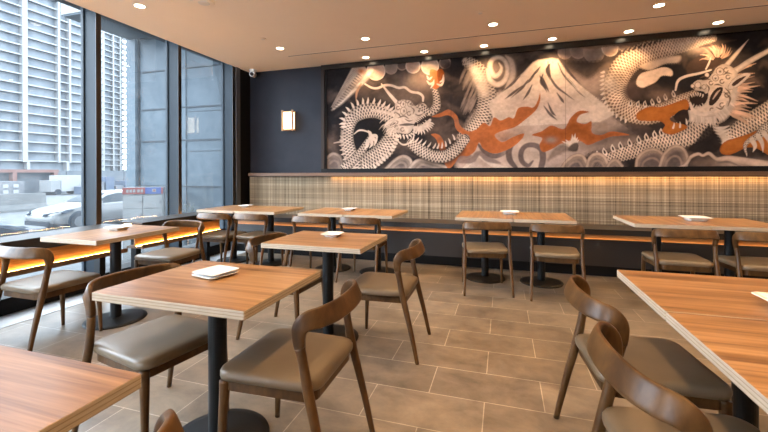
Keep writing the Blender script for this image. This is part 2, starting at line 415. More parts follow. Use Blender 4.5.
link('rail_lip', bx(XL+0.03, XE, 0.056, 0.064, 1.194, 1.225), M['rail_wood'], bq)
link('cove_light', bx(-2.6, XE, 0.070, 0.086, 1.2015, 1.2048), M['led_soft'], bq)

# ------------------------------------------------------------------ dining table
def table_parts(t):
    hx, hy = 0.3795, 0.3035
    bm = bmesh.new(); loft(bm, [rrect(hx-0.0011, hy-0.0011, 0.004, 3, z=z) for z in (0.7165, 0.7497)] + [rrect(hx-0.002, hy-0.002, 0.004, 3, z=0.75)])
    link('tabletop', bm, M['tabletop'], t)
    bm = bmesh.new()
    loft(bm, [rrect(hx, hy, 0.006, 4, z=z) for z in (0.716, 0.7486)] + [rrect(hx-0.0006, hy-0.0006, 0.005, 4, z=0.7494), rrect(hx-0.0010, hy-0.0010, 0.004, 4, z=0.7494)]
         + [rrect(hx-0.0010, hy-0.0010, 0.004, 4, z=0.716), rrect(hx, hy, 0.006, 4, z=0.716)], cap=False)
    link('edge_band', bm, M['ply'], t)
    bm = bmesh.new(); lathe(bm, [(0.041, 0.02), (0.041, 0.703)], 28); link('column', bm, M['black_metal'], t, smooth=False)
    bm = bmesh.new(); lathe(bm, [(0.228, 0.0), (0.230, 0.004), (0.228, 0.010), (0.19, 0.016), (0.06, 0.024), (0.045, 0.03)], 56); o = link('base_plate', bm, M['black_metal'], t)
    for p in o.data.polygons: p.use_smooth = True
    link('top_plate', bx(-0.19, 0.19, -0.16, 0.16, 0.703, 0.7158), M['black_metal'], t, bevel=(0.003, 1))
for_table = []
def place_table(x, y, rz, label, group=None):
    if not for_table:
        t = thing('dining_table', label, 'table', (x, y, 0), rz, group); table_parts(t); for_table.append(t); return t
    t = dup(for_table[0], (x, y, 0), rz, label, group)
    return t
G_T = 'wood top pedestal dining tables'
H = PI/2
place_table(-1.273, 1.466, 0, 'near wooden table with two stacked square plates, left of centre', G_T)
place_table(-1.267, 2.63, 0, 'single wooden table with one white dish, directly behind the near table', G_T)
place_table(-1.240, 0.425, 0, 'bare wooden table cut off at the lower left corner of the view', G_T)
place_table(-3.165, 2.43, H, 'single wooden table beside the window ledge, pale daylight on its top', G_T)
place_table(-0.204, 4.64, H, 'left table of the central banquette pair, with a black disc base under it', G_T)
place_table(0.410, 4.64, H, 'right table of the central banquette pair under the painted mountain', G_T)
place_table(1.503, 4.57, H, 'left table of the right-hand banquette pair, white dish at its right edge', G_T)
place_table(2.116, 4.57, H, 'right table of the right-hand banquette pair, cut by the right edge of view', G_T)
place_table(0.932, 1.907, 0, 'far half of the big joined table at the right foreground', G_T)
place_table(0.932, 1.294, 0, 'near half of the big joined table at the right foreground', G_T)
place_table(-3.68, 4.57, H, 'leftmost banquette table in the dark corner by the last window', G_T)
place_table(-3.067, 4.57, H, 'banquette table second from the window corner, below the wall lantern', G_T)
place_table(-2.118, 4.55, H, 'left table of the banquette pair under the left painted dragon', G_T)
place_table(-1.505, 4.55, H, 'right table of the banquette pair under the left painted dragon', G_T)

# ------------------------------------------------------------------ dining chair (faces +y)
def chair_parts(t):
    half = [(-0.238, -0.292, 0.0), (-0.231, -0.248, 0.20), (-0.224, -0.196, 0.41), (-0.224, -0.172, 0.53), (-0.230, -0.158, 0.615),
            (-0.234, -0.165, 0.668), (-0.226, -0.193, 0.696), (-0.196, -0.228, 0.703), (-0.125, -0.258, 0.705), (0, -0.270, 0.706)]
    wid = [(0.0115, 0.013), (0.0145, 0.0165), (0.0165, 0.0205), (0.015, 0.0185), (0.014, 0.023), (0.0135, 0.031), (0.012, 0.036), (0.0105, 0.0385), (0.0098, 0.040), (0.0098, 0.0405)]
    P = half + [(-x, y, z) for x, y, z in half[:-1]][::-1]; W = wid + wid[:-1][::-1]
    per = 7
    PP = catmull(P, per); WW = catmull([(a, b, 0) for a, b in W], per)[:, :2]
    fr = sweep_frames(PP, (0, 1, 0))
    k0, k1 = 4*per-2, len(PP)-1-(4*per-2)
    for a, b, nm in ((0, k0, 'leg'), (k0, k1, 'backrest'), (k1, len(PP)-1, 'leg')):
        bm = bmesh.new(); sl = slice(a, b+1)
        sweep(bm, PP[sl], WW[sl], None, 20, 4.2 if nm == 'backrest' else 2.5, (fr[0][sl], fr[1][sl], fr[2][sl]))
        link(nm, bm, M['chair_wood'], t, smooth=True)
    for s in (-1, 1):
        bm = bmesh.new()
        Q = catmull([(s*0.212, 0.212, 0), (s*0.208, 0.205, 0.2), (s*0.203, 0.196, 0.36), (s*0.203, 0.195, 0.408)], 5)
        sweep(bm, Q, catmull([(0.0115, 0.0115, 0), (0.0155, 0.0155, 0), (0.0195, 0.0195, 0), (0.020, 0.020, 0)], 5)[:, :2], (0, 1, 0), 16, 2.4)
        link('leg', bm, M['chair_wood'], t, smooth=True)
    # seat frame: a rounded ring of rails
    bm = bmesh.new()
    o_ = dict(r=0.05, n=5, taper=0.07)
    rings = [rrect(0.214, 0.205, cy=0.0, z=z, **o_) for z in (0.372, 0.414)] + [rrect(0.188, 0.18, cy=0.0, z=z, r=0.035, n=5, taper=0.07) for z in (0.414, 0.372)]
    rings.append(rings[0]); loft(bm, rings, cap=False); link('seat_frame', bm, M['chair_wood'], t)
    bm = bmesh.new()
    prof = [(-0.016, 0.4145), (-0.003, 0.417), (0.0, 0.428), (0.0, 0.440), (-0.005, 0.450), (-0.016, 0.4565), (-0.04, 0.460), (-0.09, 0.4615), (-0.15, 0.461)]
    loft(bm, [rrect(0.232+d, 0.226+d, max(0.065+d*0.5, 0.02), 6, cy=0.004, z=z, taper=0.08) for d, z in prof])
    link('seat', bm, M['leather'], t, smooth=True)
first_chair = []
def place_chair(x, y, face, label, group=None):
    """face: compass angle in degrees of the way the sitter looks, 0 = towards the mural, 90 = to the window side"""
    rz = R(face)
    if not first_chair:
        t = thing('dining_chair', label, 'chair', (x, y, 0), rz, group); chair_parts(t); first_chair.append(t); return t
    return dup(first_chair[0], (x, y, 0), rz, label, group)
G_C = 'curved back walnut dining chairs'
place_chair(-0.893, 1.495, 91, 'taupe-seated chair in the middle foreground, at right side of the near table', G_C)
place_chair(-1.62, 1.475, -99, 'chair at left end of the near table, seat showing above the lower left table', G_C)
place_chair(-0.832, 2.665, 91, 'walnut chair standing alone on open floor, right side of the middle table', G_C)
place_chair(-1.605, 2.63, -92, 'walnut chair whose arched back shows at the left end of the middle table', G_C)
place_chair(-0.885, 0.435, 90, 'chair showing only its wooden back tip at the bottom edge of view', G_C)
place_chair(-3.26, 2.005, 0, 'chair at far left, back toward us, at the near end of the window table', G_C)
place_chair(-3.20, 3.02, 182, 'walnut chair at the far end of the window table, facing us', G_C)
place_chair(-3.525, 4.17, 0, 'leftmost of the two chairs at the corner banquette tables, glowing ledge behind it', G_C)
place_chair(-3.03, 4.25, -3, 'right one of the two chairs at the corner banquette tables', G_C)
place_chair(-2.17, 4.22, 0, 'left chair of the two under the left dragon, behind the middle table', G_C)
place_chair(-1.575, 4.26, 0, 'right chair of the two under the left dragon, behind the middle table', G_C)
place_chair(-0.19, 4.24, 10, 'slightly turned chair in front of the left central banquette table', G_C)
place_chair(0.500, 4.22, -1, 'chair in front of the right central banquette table, below the painted mountain', G_C)
place_chair(1.54, 4.20, 0, 'chair in front of the left table of the right-hand banquette pair', G_C)
place_chair(2.13, 4.17, 0, 'chair in front of the right-hand banquette pair, cut by the right edge of view', G_C)
place_chair(0.565, 1.895, -85, 'further of the two chairs along the left side of the big right foreground table', G_C)
place_chair(0.55, 1.285, -83, 'nearest chair at lower right, large curved back beside the big right foreground table', G_C)

# ------------------------------------------------------------------ square dishes
def dish_mesh(flat):
    bm = bmesh.new()
    if flat: pr = [(0.066, 0.0), (0.068, 0.0), (0.078, 0.006), (0.092, 0.0125), (0.0945, 0.0135), (0.0945, 0.0150), (0.092, 0.0155), (0.080, 0.0125), (0.068, 0.0105), (0.03, 0.0103)]
    else: pr = [(0.062, 0.0), (0.064, 0.0), (0.070, 0.012), (0.084, 0.026), (0.104, 0.034), (0.106, 0.036), (0.104, 0.038), (0.084, 0.031), (0.066, 0.019), (0.03, 0.017)]
    rings = []
    for h, z in pr:
        ring = rrect(h, h, h*0.28, 6, z=z)
        if not flat and z > 0.03:   # the rim waves gently
            ring = [(x, y, zz + 0.003*math.cos(4*math.atan2(y, x))) for x, y, zz in ring]
        rings.append(ring)
    loft(bm, rings); return bm
def dish(x, y, z, rz, label, flat, cat='dish', src=[None, None], s=1.0):
    k = 0 if flat else 1
    if src[k] is None:
        o = link('square_dish', dish_mesh(flat), M['porcelain'], smooth=True); src[k] = o
    else:
        o = src[k].copy(); COL.objects.link(o)
    o.location = (x, y, z); o.rotation_euler = (0, 0, R(rz)); o.scale = (s, s, s)
    return tag(o, label, cat, 'white square dishes')
ZT = 0.7502
dish(-1.338, 1.528, ZT, -13, 'lower of the two stacked flat white square plates on the near table', True, 'plate', s=0.86)
dish(-1.336, 1.530, ZT+0.0140, -10, 'upper of the two stacked flat white square plates on the near table', True, 'plate', s=0.86)
dish(-1.275, 2.73, ZT, 6, 'white square dish on the middle table', False, s=0.74)
dish(-3.25, 2.52, ZT, 2, 'white dish on the window table beside the glass', False, s=0.8)
dish(-3.58, 4.70, ZT, 0, 'white dish on the leftmost corner banquette table', False, s=0.78)
dish(-1.93, 4.66, ZT, 0, 'white dish on the banquette tables under the left painted dragon', False, s=0.82)
dish(0.075, 4.76, ZT, 0, 'white dish on the central banquette pair, near the middle seam', False)
dish(1.86, 4.63, ZT, 0, 'white dish on the right-hand banquette pair below the right dragon', False, s=1.1)
dish(1.01, 1.725, ZT, 0, 'white dish at the right edge of view on the big foreground table', False)

# ------------------------------------------------------------------ wall lantern
wl = thing('wall_lantern', 'small glowing box lantern with wooden corner posts on the dark wall', 'wall lamp', (-3.405, BACK_Y, 2.115))
hw, hh, dp = 0.093, 0.150, 0.10
link('back_plate', bx(-hw-0.008, hw+0.008, -0.016, -0.001, -hh-0.01, hh+0.01), M['rail_wood'], wl)
link('shade', bx(-hw+0.008, hw-0.008, -dp+0.006, -0.016, -hh+0.012, hh-0.012), mat('lantern_shade', (1, 0.9, 0.75), 0.6, emit=(1.0, 0.74, 0.44), estr=3.2), wl)
for sx in (-1, 1):
    link('corner_post', bx(sx*hw-0.013, sx*hw+0.013, -dp-0.010, -dp+0.014, -hh-0.022, hh+0.022), M['ledge_wood'], wl)
for sz in (-1, 1):
    link('cross_bar', bx(-hw, hw, -dp-0.003, -dp+0.009, sz*hh-0.012, sz*hh+0.004), M['ledge_wood'], wl)
    for sx in (-1, 1):
        link('side_bar', bx(sx*hw-0.006, sx*hw+0.006, -dp+0.01, -0.016, sz*hh-0.010, sz*hh+0.004), M['ledge_wood'], wl)

# ------------------------------------------------------------------ ceiling fittings
ZC = CEIL
def downlight(x, y, label, group, power, ang, blend, tilt=0.0, color=(1.0, 0.63, 0.31)):
    t = thing('downlight', label, 'ceiling light', (x, y, ZC), group=group)
    bm = bmesh.new(); n = 28
    rings = [[(r*math.cos(2*PI*j/n), r*math.sin(2*PI*j/n), z) for j in range(n)] for r, z in ((0.048, -0.003), (0.064, -0.004), (0.066, -0.001), (0.066, 0.0), (0.048, 0.0), (0.048, -0.003))]
    loft(bm, rings, cap=False); link('trim_ring', bm, M['white_trim'], t, smooth=False)
    bm = bmesh.new(); lathe(bm, [(0.047, -0.0028), (0.047, -0.001)], 24); link('lamp_lens', bm, M['lens'], t)
    ld = bpy.data.lights.new('spot_beam', 'SPOT'); ld.energy = power; ld.color = color; ld.spot_size = R(ang); ld.spot_blend = blend; ld.shadow_soft_size = 0.03
    lo = bpy.data.objects.new('spot_beam', ld); COL.objects.link(lo); lo.parent = t; lo.location = (0, 0, -0.012); lo.rotation_euler = (tilt, 0, 0)
    return t
GW = 'downlights washing the mural'; GC = 'ceiling downlights over the tables'
wx = [-2.56+0.02, -1.72, -0.98, -0.22, 0.52, 1.26, 2.01, 2.76, 3.5]
mural_x = [-1.975, -1.079, -0.244, 0.622, 1.498, 2.414, 3.29]
names_m = ['leftmost downlight of the row close to the mural', 'mural downlight above the open-mouthed left dragon', 'mural downlight third from the left, above the scaly coil and spiral cloud',
           'mural downlight above the white mountain peak', 'mural downlight above the coil of the right dragon', 'mural downlight above the horns of the right dragon', 'mural downlight beyond the right edge of view']
for x, n in zip(mural_x, names_m):
    downlight(x, 5.43, n, GW, MURAL_W, 118, 0.75, tilt=R(6))
gen = [(-3.603, 3.033, 'ceiling downlight nearest the window mullions, top left'), (-2.973, 4.665, 'ceiling downlight nearest the dark corner and the security camera'),
       (-1.704, 4.67, 'ceiling downlight in front of the slot, above the left dragon tables'), (-0.106, 4.68, 'ceiling downlight in front of the slot, mid picture'),
       (1.568, 4.676, 'ceiling downlight at the top edge of the picture, towards the right'), (3.2, 4.67, 'ceiling downlight outside the view at right')]
for x, y, n in gen: downlight(x, y, n, GC, ROOM_W*(0.7 if x > 0 else 0.95), 112, 0.8)
k = 0
words = ['first', 'second', 'third', 'fourth', 'fifth', 'sixth', 'seventh', 'eighth', 'ninth', 'tenth', 'eleventh', 'twelfth']
for y, row in ((3.03, 'middle'), (1.4, 'front'), (-0.6, 'rear')):  # rows out of view, added to raise the room brightness
    for x in (-1.95, -0.30, 1.35, 3.0):
        downlight(x, y, '%s downlight from the window in the %s added ceiling row overhead, out of view' % (words[k % 4], row), GC, ROOM_W*(0.65 if x < -1 else 1.25), 112, 0.8); k += 1

for x, n in zip((-3.2, -1.6, 0.0, 1.6, 3.2), words):  # unseen row, added so the rear wall bounces fill light
    downlight(x, -2.95, '%s added downlight from the window in the unseen row washing the wall opposite the mural' % n, 'added downlights washing the opposite wall', REAR_W, 118, 0.75, tilt=R(-12), color=(1.0, 0.80, 0.60))
t = thing('air_slot', 'long thin black air slot in the ceiling parallel to the mural', 'vent', (0.7, 5.02, ZC))
link('slot_line', bx(-3.76, 3.85, -0.011, 0.011, -0.002, 0.0), M['black_trim'], t)
for s in (-1, 1): link('slot_flange', bx(-3.76, 3.85, s*0.015-0.004, s*0.015+0.004, -0.003, 0.0), M['ceiling'], t)
def disc(x, y, r, h, name, label, cat):
    t = thing(name, label, cat, (x, y, ZC))
    bm = bmesh.new(); lathe(bm, [(r*0.86, -h), (r*0.95, -h*0.85), (r, -h*0.4), (r, 0.0)], 32); link('cover', bm, M['ceiling'], t, smooth=False)
    bm = bmesh.new(); lathe(bm, [(r*0.5, -h-0.004), (r*0.55, -h+0.0005)], 24); link('grille', bm, M['white_trim'], t)
disc(-2.9, 3.16, 0.105, 0.014, 'ceiling_speaker', 'large round white ceiling disc cut by the top edge of view', 'speaker')
disc(-2.969, 4.262, 0.042, 0.010, 'sprinkler_cover', 'small round ceiling cover plate near the dark corner', 'sprinkler')
disc(-0.228, 4.289, 0.042, 0.010, 'sprinkler_cover', 'small round ceiling cover plate at the top middle of view', 'sprinkler')
t = thing('security_camera', 'small white security camera in the back ceiling corner', 'camera', (-4.03, 5.50, ZC))
t.scale = (1.5, 1.5, 1.5)
bm = bmesh.new(); lathe(bm, [(0.030, -0.024), (0.040, -0.02), (0.042, 0.0)], 24); link('base', bm, M['porcelain'], t)
bm = bmesh.new(); cyl(bm, (0, 0, -0.02), (0.0, -0.005, -0.045), 0.012); link('stem', bm, M['porcelain'], t)
bm = bmesh.new(); cyl(bm, (-0.02, 0.045, -0.045), (0.025, -0.055, -0.062), 0.029, n=20); link('body', bm, M['porcelain'], t, bevel=(0.006, 2))
bm = bmesh.new(); cyl(bm, (0.0245, -0.0545, -0.0618), (0.027, -0.060, -0.063), 0.021, n=20); link('lens', bm, M['black_trim'], t)

# ------------------------------------------------------------------ mural
mu = thing('mural', 'wide dark framed wall painting of two scaly dragons, orange flames and a white mountain', 'painting', (0, BACK_Y, 0))
MX0, MX1, MZ0, MZ1, MY = -2.722, 3.60, 1.308, 2.905, BACK_Y-0.022
GX, GZ = 1130, 286
def paint():
    X = np.linspace(MX0, MX1, GX)[None, :].repeat(GZ, 0); Z = np.linspace(MZ0, MZ1, GZ)[:, None].repeat(GX, 1)
    PX, PY = proj(X, MY, Z)
    C = np.zeros((GZ, GX, 3))
    rng = np.random.RandomState(3)
    def vnoise(nx, nz):
        g = rng.rand(nz+2, nx+2); u = np.linspace(0, nx, GX); v = np.linspace(0, nz, GZ)
        i = u.astype(int); j = v.astype(int); fu = u-i; fv = v-j; fu = fu*fu*(3-2*fu); fv = (fv*fv*(3-2*fv))[:, None]
        a = g[j][:, i]*(1-fu)+g[j][:, i+1]*fu; b = g[j+1][:, i]*(1-fu)+g[j+1][:, i+1]*fu
        return a*(1-fv)+b*fv
    def fbm(nx, nz, o=4):
        s = 0; a = 1; t = 0
        for k in range(o): s = s + a*vnoise(nx*2**k, nz*2**k); t += a; a *= 0.55
        return s/t
    def sub(x0, x1, y0, y1):
        return np.nonzero((PX > x0) & (PX < x1) & (PY > y0) & (PY < y1))
    def lay(idx, a, col):
        a = a[:, None]; C[idx] = C[idx]*(1-a) + np.asarray(col)*a
    def spl(P, closed=False, per=10):
        P = np.array(P, float)
        if closed:
            Q = np.vstack([P[-1], P, P[0], P[1]]); out = []
            for i in range(1, len(Q)-2):
                a, b, c, d = Q[i-1], Q[i], Q[i+1], Q[i+2]
                for k in range(per):
                    t = k/per; out.append(0.5*((2*b)+(c-a)*t+(2*a-5*b+4*c-d)*t*t+(3*b-3*c+d-a)*t**3))
            return np.array(out)
        return catmull(P, per) if len(P) > 2 else np.linspace(P[0], P[-1], per*2)
    def nearest(idx, P):
        q = np.stack([PX[idx], PY[idx]], 1); out_d = np.empty(len(q)); out_k = np.empty(len(q), int)
        for s in range(0, len(q), 4000):
            d = ((q[s:s+4000, None, :]-P[None])**2).sum(2); k = d.argmin(1); out_k[s:s+4000] = k; out_d[s:s+4000] = d[np.arange(len(k)), k]
        return np.sqrt(out_d), out_k, q
    def stroke(P, w, col, al=1.0, soft=0.7, mode=None, edge=None, dark=None, pitch=3.1, rows=2.6):
        P = np.array(P, float); W = np.array(w if hasattr(w, '__len__') else [w]*len(P), float)
        if len(W) != len(P): W = np.interp(np.linspace(0, 1, len(P)), np.linspace(0, 1, len(W)), W)
        PW = spl(np.column_stack([P, W]), per=12); PP = PW[:, :2]; WW = np.maximum(PW[:, 2], 0.05)
        m = WW.max()+2
        idx = sub(PP[:, 0].min()-m, PP[:, 0].max()+m, PP[:, 1].min()-m, PP[:, 1].max()+m)
        if not len(idx[0]): return
        d, k, q = nearest(idx, PP); w_ = WW[k]
        T = np.gradient(PP, axis=0); T /= np.linalg.norm(T, axis=1)[:, None]+1e-9
        side = np.sign(T[k][:, 0]*(q[:, 1]-PP[k][:, 1]) - T[k][:, 1]*(q[:, 0]-PP[k][:, 0])); t = side*d/w_
        a = np.clip((w_-d)/soft+0.5, 0, 1)*al
        col = np.asarray(col, float)[None].repeat(len(d), 0)
        if mode == 'scales':
            s = np.concatenate([[0], np.cumsum(np.linalg.norm(np.diff(PP, axis=0), axis=1))])[k] + ((q-PP[k])*T[k]).sum(1)
            u = s/pitch; v = t*rows
            g = np.abs(np.sin(PI*(u+v*0.5)))*np.abs(np.sin(PI*(u-v*0.5)))
            f = np.clip((g-0.30)/0.25, 0, 1)[:, None]
            dk = np.asarray(dark if dark is not None else (0.06, 0.05, 0.05))
            col = col*(1-f*0.92)+dk*f*0.92
            col = col*(1-0.62*np.clip(np.abs(t), 0, 1)[:, None]**3)
            col = col*(0.62+0.76*cloud[idx])[:, None]
        if mode == 'round': col = col*(1-0.55*np.clip(np.abs(t), 0, 1)[:, None]**2)
        if edge is not None:
            e = np.clip((np.abs(t)-0.72)/0.15, 0, 1)[:, None]; col = col*(1-e)+np.asarray(edge)*e
        lay(idx, a, col)
    def poly(P, col, al=1.0, soft=0.8, smooth=True, rim=None, rimw=1.2, grad=None):
        PP = spl(P, True, 6) if smooth else np.array(P, float)
        idx = sub(PP[:, 0].min()-3, PP[:, 0].max()+3, PP[:, 1].min()-3, PP[:, 1].max()+3)
        if not len(idx[0]): return
        x, y = PX[idx], PY[idx]; ins = np.zeros(len(x), bool); n = len(PP)
        for i in range(n):
            x0, y0 = PP[i]; x1, y1 = PP[(i+1) % n]
            if y0 == y1: continue
            c = ((y0 > y) != (y1 > y)) & (x < (x1-x0)*(y-y0)/(y1-y0)+x0); ins ^= c
        if not smooth: PP = np.concatenate([np.linspace(PP[i], PP[(i+1) % n], 14)[:-1] for i in range(n)])
        d, k, q = nearest(idx, PP); sd = np.where(ins, d, -d)
        a = np.clip(sd/soft+0.5, 0, 1)*al
        cc = np.asarray(col, float)[None].repeat(len(d), 0)
        if grad is not None:   # second tone from the outline inwards
            f = np.clip(d/grad[1], 0, 1)[:, None]; cc = np.asarray(grad[0])*(1-f)+cc*f
        if rim is not None:
            f = np.clip((rimw-d)/0.6+0.5, 0, 1)[:, None]; cc = cc*(1-f)+np.asarray(rim)*f
        lay(idx, a, cc)
    def blob(x, y, rx, ry, col, al=1.0, pw=2.0):
        idx = sub(x-2.2*rx, x+2.2*rx, y-2.2*ry, y+2.2*ry)
        d = ((PX[idx]-x)/rx)**2+((PY[idx]-y)/ry)**2; lay(idx, al*np.exp(-d**(pw/2)), col)
    def spikes(P, side, ln, n, col=None, w=1.1, lean=0.3):
        PP = spl(P, per=14); T = np.gradient(PP, axis=0); T /= np.linalg.norm(T, axis=1)[:, None]+1e-9
        for i in np.linspace(2, len(PP)-3, n).astype(int):
            p = PP[i]; nn = np.array([-T[i][1], T[i][0]])*side; e = p+nn*ln+T[i]*ln*lean
            stroke([p, (p+e)/2+T[i]*0.3, e], [w, w*0.8, 0.15], col if col is not None else W1, 1, 0.5)
    W1 = np.array((0.62, 0.53, 0.46)); W2 = np.array((0.45, 0.375, 0.325)); W3 = np.array((0.30, 0.245, 0.215)); G1 = np.array((0.26, 0.215, 0.195)); G2 = np.array((0.13, 0.105, 0.10))
    DK = np.array((0.012, 0.011, 0.013)); OR = np.array((0.34, 0.115, 0.040)); OR2 = np.array((0.27, 0.085, 0.022)); PK = np.array((0.54, 0.40, 0.33))
    cloud = fbm(46, 14, 3)
    # ground tones
    n1 = fbm(14, 4, 5)[..., None]; n2 = fbm(60, 16, 4)[..., None]
    C[:] = DK*(0.8+0.5*n2) + np.array((0.16, 0.118, 0.095))*np.clip(n1-0.47, 0, 1)*1.5
    blob(402, 95, 30, 14, (0.15, 0.115, 0.095), 0.7); blob(385, 150, 30, 12, (0.09, 0.08, 0.08), 0.5)
    blob(425, 82, 16, 16, (0.24, 0.18, 0.15), 0.7); blob(408, 80, 12, 8, W3, 0.5)
    # pale misty middle ground under the mountain
    poly([(470, 118), (486, 98), (500, 92), (560, 88), (598, 100), (614, 118), (640, 140), (612, 148), (590, 152), (560, 170), (470, 172), (456, 160), (462, 138)], (0.46, 0.37, 0.325), 0.95, 7)
    blob(600, 140, 40, 14, (0.16, 0.12, 0.10), 0.85); blob(628, 132, 26, 9, (0.05, 0.04, 0.04), 0.9); blob(596, 124, 22, 9, W3, 0.7); blob(590, 82, 22, 20, (0.42, 0.32, 0.27), 0.85); blob(560, 100, 30, 25, W3, 0.6)
    blob(512, 136, 18, 3.5, G1, 0.8); blob(505, 140, 7, 3, G2, 0.8); blob(536, 120, 20, 7, W2, 0.6); blob(552, 140, 6, 4, G1, 0.8)
    # upper scalloped clouds with shaded upper side, left and right
    for x, y, r, c in ((376, 71, 9.5, PK), (391, 68, 6.5, G1), (402, 65, 5.5, G2), (413, 66, 7.5, PK), (430, 66, 9, W2), (445, 63, 6, G2), (565, 52, 7.5, G1), (578, 51, 8, G1), (594, 52, 11, W3), (610, 48, 8.5, PK), (624, 46, 6, G2)):
        poly([(x+r*math.cos(a), y+r*math.sin(a)) for a in np.linspace(0, 2*PI, 9)[:-1]], c*0.75, 1, 1.2, rim=W1 if c[0] > 0.3 else W3, rimw=1.0, grad=(c, 5))
    poly([(556, 40), (660, 34), (640, 47), (612, 46), (595, 49), (580, 48), (566, 48), (556, 50)], (0.16, 0.11, 0.085), 0.9, 3)
    poly([(561, 60), (585, 61), (606, 60), (600, 70), (588, 79), (578, 74), (567, 66)], (0.035, 0.028, 0.026), 0.85, 6)
    # feathered plume, upper left
    for i in range(34):
        f = i/33; x = 367-33*f; y = 71+38*f; ln = 10*(1-f)+3
        stroke([(x, y), (x-ln*0.6, y-ln*0.75), (x-ln*1.0, y-ln*0.55)], [1.0, 0.7, 0.15], W2*(1-0.4*f), 0.85, 0.8)
    stroke([(371, 70), (364, 80), (352, 92), (341, 103), (332, 110)], [3.4, 3.2, 2.2, 1.5, 0.4], W1, 0.9, 2.5, 'round')
    for i in range(16):
        f = i/15; stroke([(358-24*f, 74+33*f), (362-25*f, 77+31*f)], [0.5, 0.2], DK*2, 0.8, 0.6)
    blob(361, 71, 4, 3, OR, 0.9); stroke([(361, 84), (357, 92), (356, 101)], [1.0, 1.2, 0.3], (0.42, 0.25, 0.16), 0.9, 0.8)
    # grey smoke column and furry edge, centre left
    poly([(444, 66), (462, 62), (470, 72), (472, 88), (474, 104), (466, 112), (450, 116), (444, 100)], (0.030, 0.026, 0.028), 0.9, 6)
    for i in range(40):
        x = 462+rng.rand()*14; y = 68+rng.rand()*40
        stroke([(x+4, y-6), (x, y+2), (x-3, y+9)], [0.3, 1.2, 0.2], W3*(0.6+0.7*rng.rand()), 0.5, 1.0)
    # body rising to the ceiling
    stroke([(462, 138), (474, 128), (482, 118), (486, 106), (487, 94), (484, 82), (478, 70), (468, 62)], [6, 8, 9, 9.5, 9.5, 9, 8, 6], W1, 1, 1.5, 'scales', pitch=3.0, rows=3)
    stroke([(484, 92), (480, 80), (474, 70), (468, 63)], [7, 8, 6, 3], W1, 0.85, 6, 'round')
    # spiral cloud by the mountain
    blob(500, 68, 15, 19, (0.20, 0.155, 0.135), 0.9)
    stroke([(506, 88), (512, 76), (511, 62), (506, 56)], [1.5, 4, 3.5, 1.5], W2, 1, 2.5, 'round')
    stroke([(488, 70), (490, 80), (497, 84.5), (504, 81), (507.5, 72), (505.5, 62), (499, 57.5), (492, 60), (490, 68), (494, 75.5), (499, 74), (501.5, 68), (499, 63)], [2.6, 3, 3, 2.8, 2.6, 2.4, 2.4, 2.6, 3, 3, 2.4, 1.8, 0.8], W1, 1, 1.2, 'round')
    # the mountain
    poly([(488, 104), (497, 96), (512, 83), (524, 72), (533, 62.5), (538, 60), (552, 58), (558, 59), (567, 72), (580, 85), (600, 101), (616, 114), (600, 122), (560, 124), (520, 126), (494, 120)], W1*0.92, 1, 2, smooth=False)
    blob(520, 104, 26, 10, PK, 0.35); blob(556, 104, 22, 14, PK, 0.5)
    for P in ([(540, 67), (536, 72), (531, 77)], [(528, 80), (522, 88), (511, 98)], [(536, 72), (530, 80), (526, 84)], [(522, 86), (513, 93), (505, 99)], [(532, 85), (528, 93), (523, 100)], [(520, 76), (512, 84), (502, 92)],
              [(540, 76), (543, 84), (547, 92)], [(543, 74), (541, 82), (546, 90)], [(548, 62), (549, 74), (556, 86), (566, 94), (574, 100)], [(558, 63), (563, 74), (572, 84), (580, 93), (585, 97)], [(550, 64), (547, 71), (550, 80)], [(543, 78), (546, 86), (549, 92)], [(557, 93), (562, 100), (564, 103)], [(544, 106), (550, 114), (557, 120)], [(548, 103), (552, 112), (556, 116)], [(561, 58), (570, 73), (581, 85)]):
        stroke(P, [0.5, 1.3, 0.25], (0.06, 0.05, 0.055), 0.9, 0.8)
    stroke([(549, 65), (548, 70), (550, 76)], [1, 2.4, 1], (0.05, 0.04, 0.045), 0.9, 1)
    stroke([(541, 77), (543, 82), (546, 88)], [0.4, 2.0, 0.5], (0.05, 0.04, 0.045), 0.9, 1)
    for P in ([(568, 74), (582, 88), (604, 103)], [(566, 77), (580, 91), (600, 106)], [(570, 84), (585, 96), (602, 108)]): stroke(P, [0.4, 0.8, 0.3], W1, 0.8, 0.6)
    # bottom cloud waves
    def mound(P, c=W3, in_=G2, w=1.8):
        x0, x1 = P[0][0], P[-1][0]
        poly([(x0, 171)]+P+[(x1, 171)], in_, 0.9, 1.5, grad=(c*0.8, 6)); stroke(P, w, c, 1, 0.9, 'round')
        q = [((p[0]-(x0+x1)/2)*0.62+(x0+x1)/2, (p[1]-172)*0.62+172) for p in P]; stroke(q, w*0.6, c*0.75, 0.7, 1.2)
    mound([(327, 158), (333, 154), (340, 157), (343, 166)], W3)
    mound([(384, 171), (394, 161), (403, 156.5), (410, 160), (412, 170)], W2)
    mound([(408, 171), (414, 163), (421, 160), (432, 163), (446, 167)], W2)
    stroke([(462, 170), (470, 163), (479, 157), (486, 161), (496, 166), (508, 168)], [1, 1.8, 1.2, 1.8, 2.2, 1], W1*0.9, 1, 0.8); stroke([(460, 162), (472, 160), (479, 153), (488, 159), (500, 163)], [1.5, 3, 2.2, 3, 1], (0.19, 0.15, 0.145), 0.9, 1.5)
    stroke([(448, 160), (458, 158), (470, 156)], [2, 4, 1.5], (0.21, 0.17, 0.165), 0.9, 2)
    stroke([(478, 144), (484, 151), (494, 156), (504, 153), (512, 147)], [1.0, 2.2, 2.6, 2, 0.6], (0.11, 0.085, 0.085), 0.95, 1.2)
    # great spiral
    blob(526, 157, 21, 19, W2, 0.9, 4)
    stroke([(516, 168), (510, 160), (509, 151), (513, 143), (522, 137.5)], [2, 3, 3, 2.4, 0.8], (0.10, 0.08, 0.08), 0.95, 1.2)
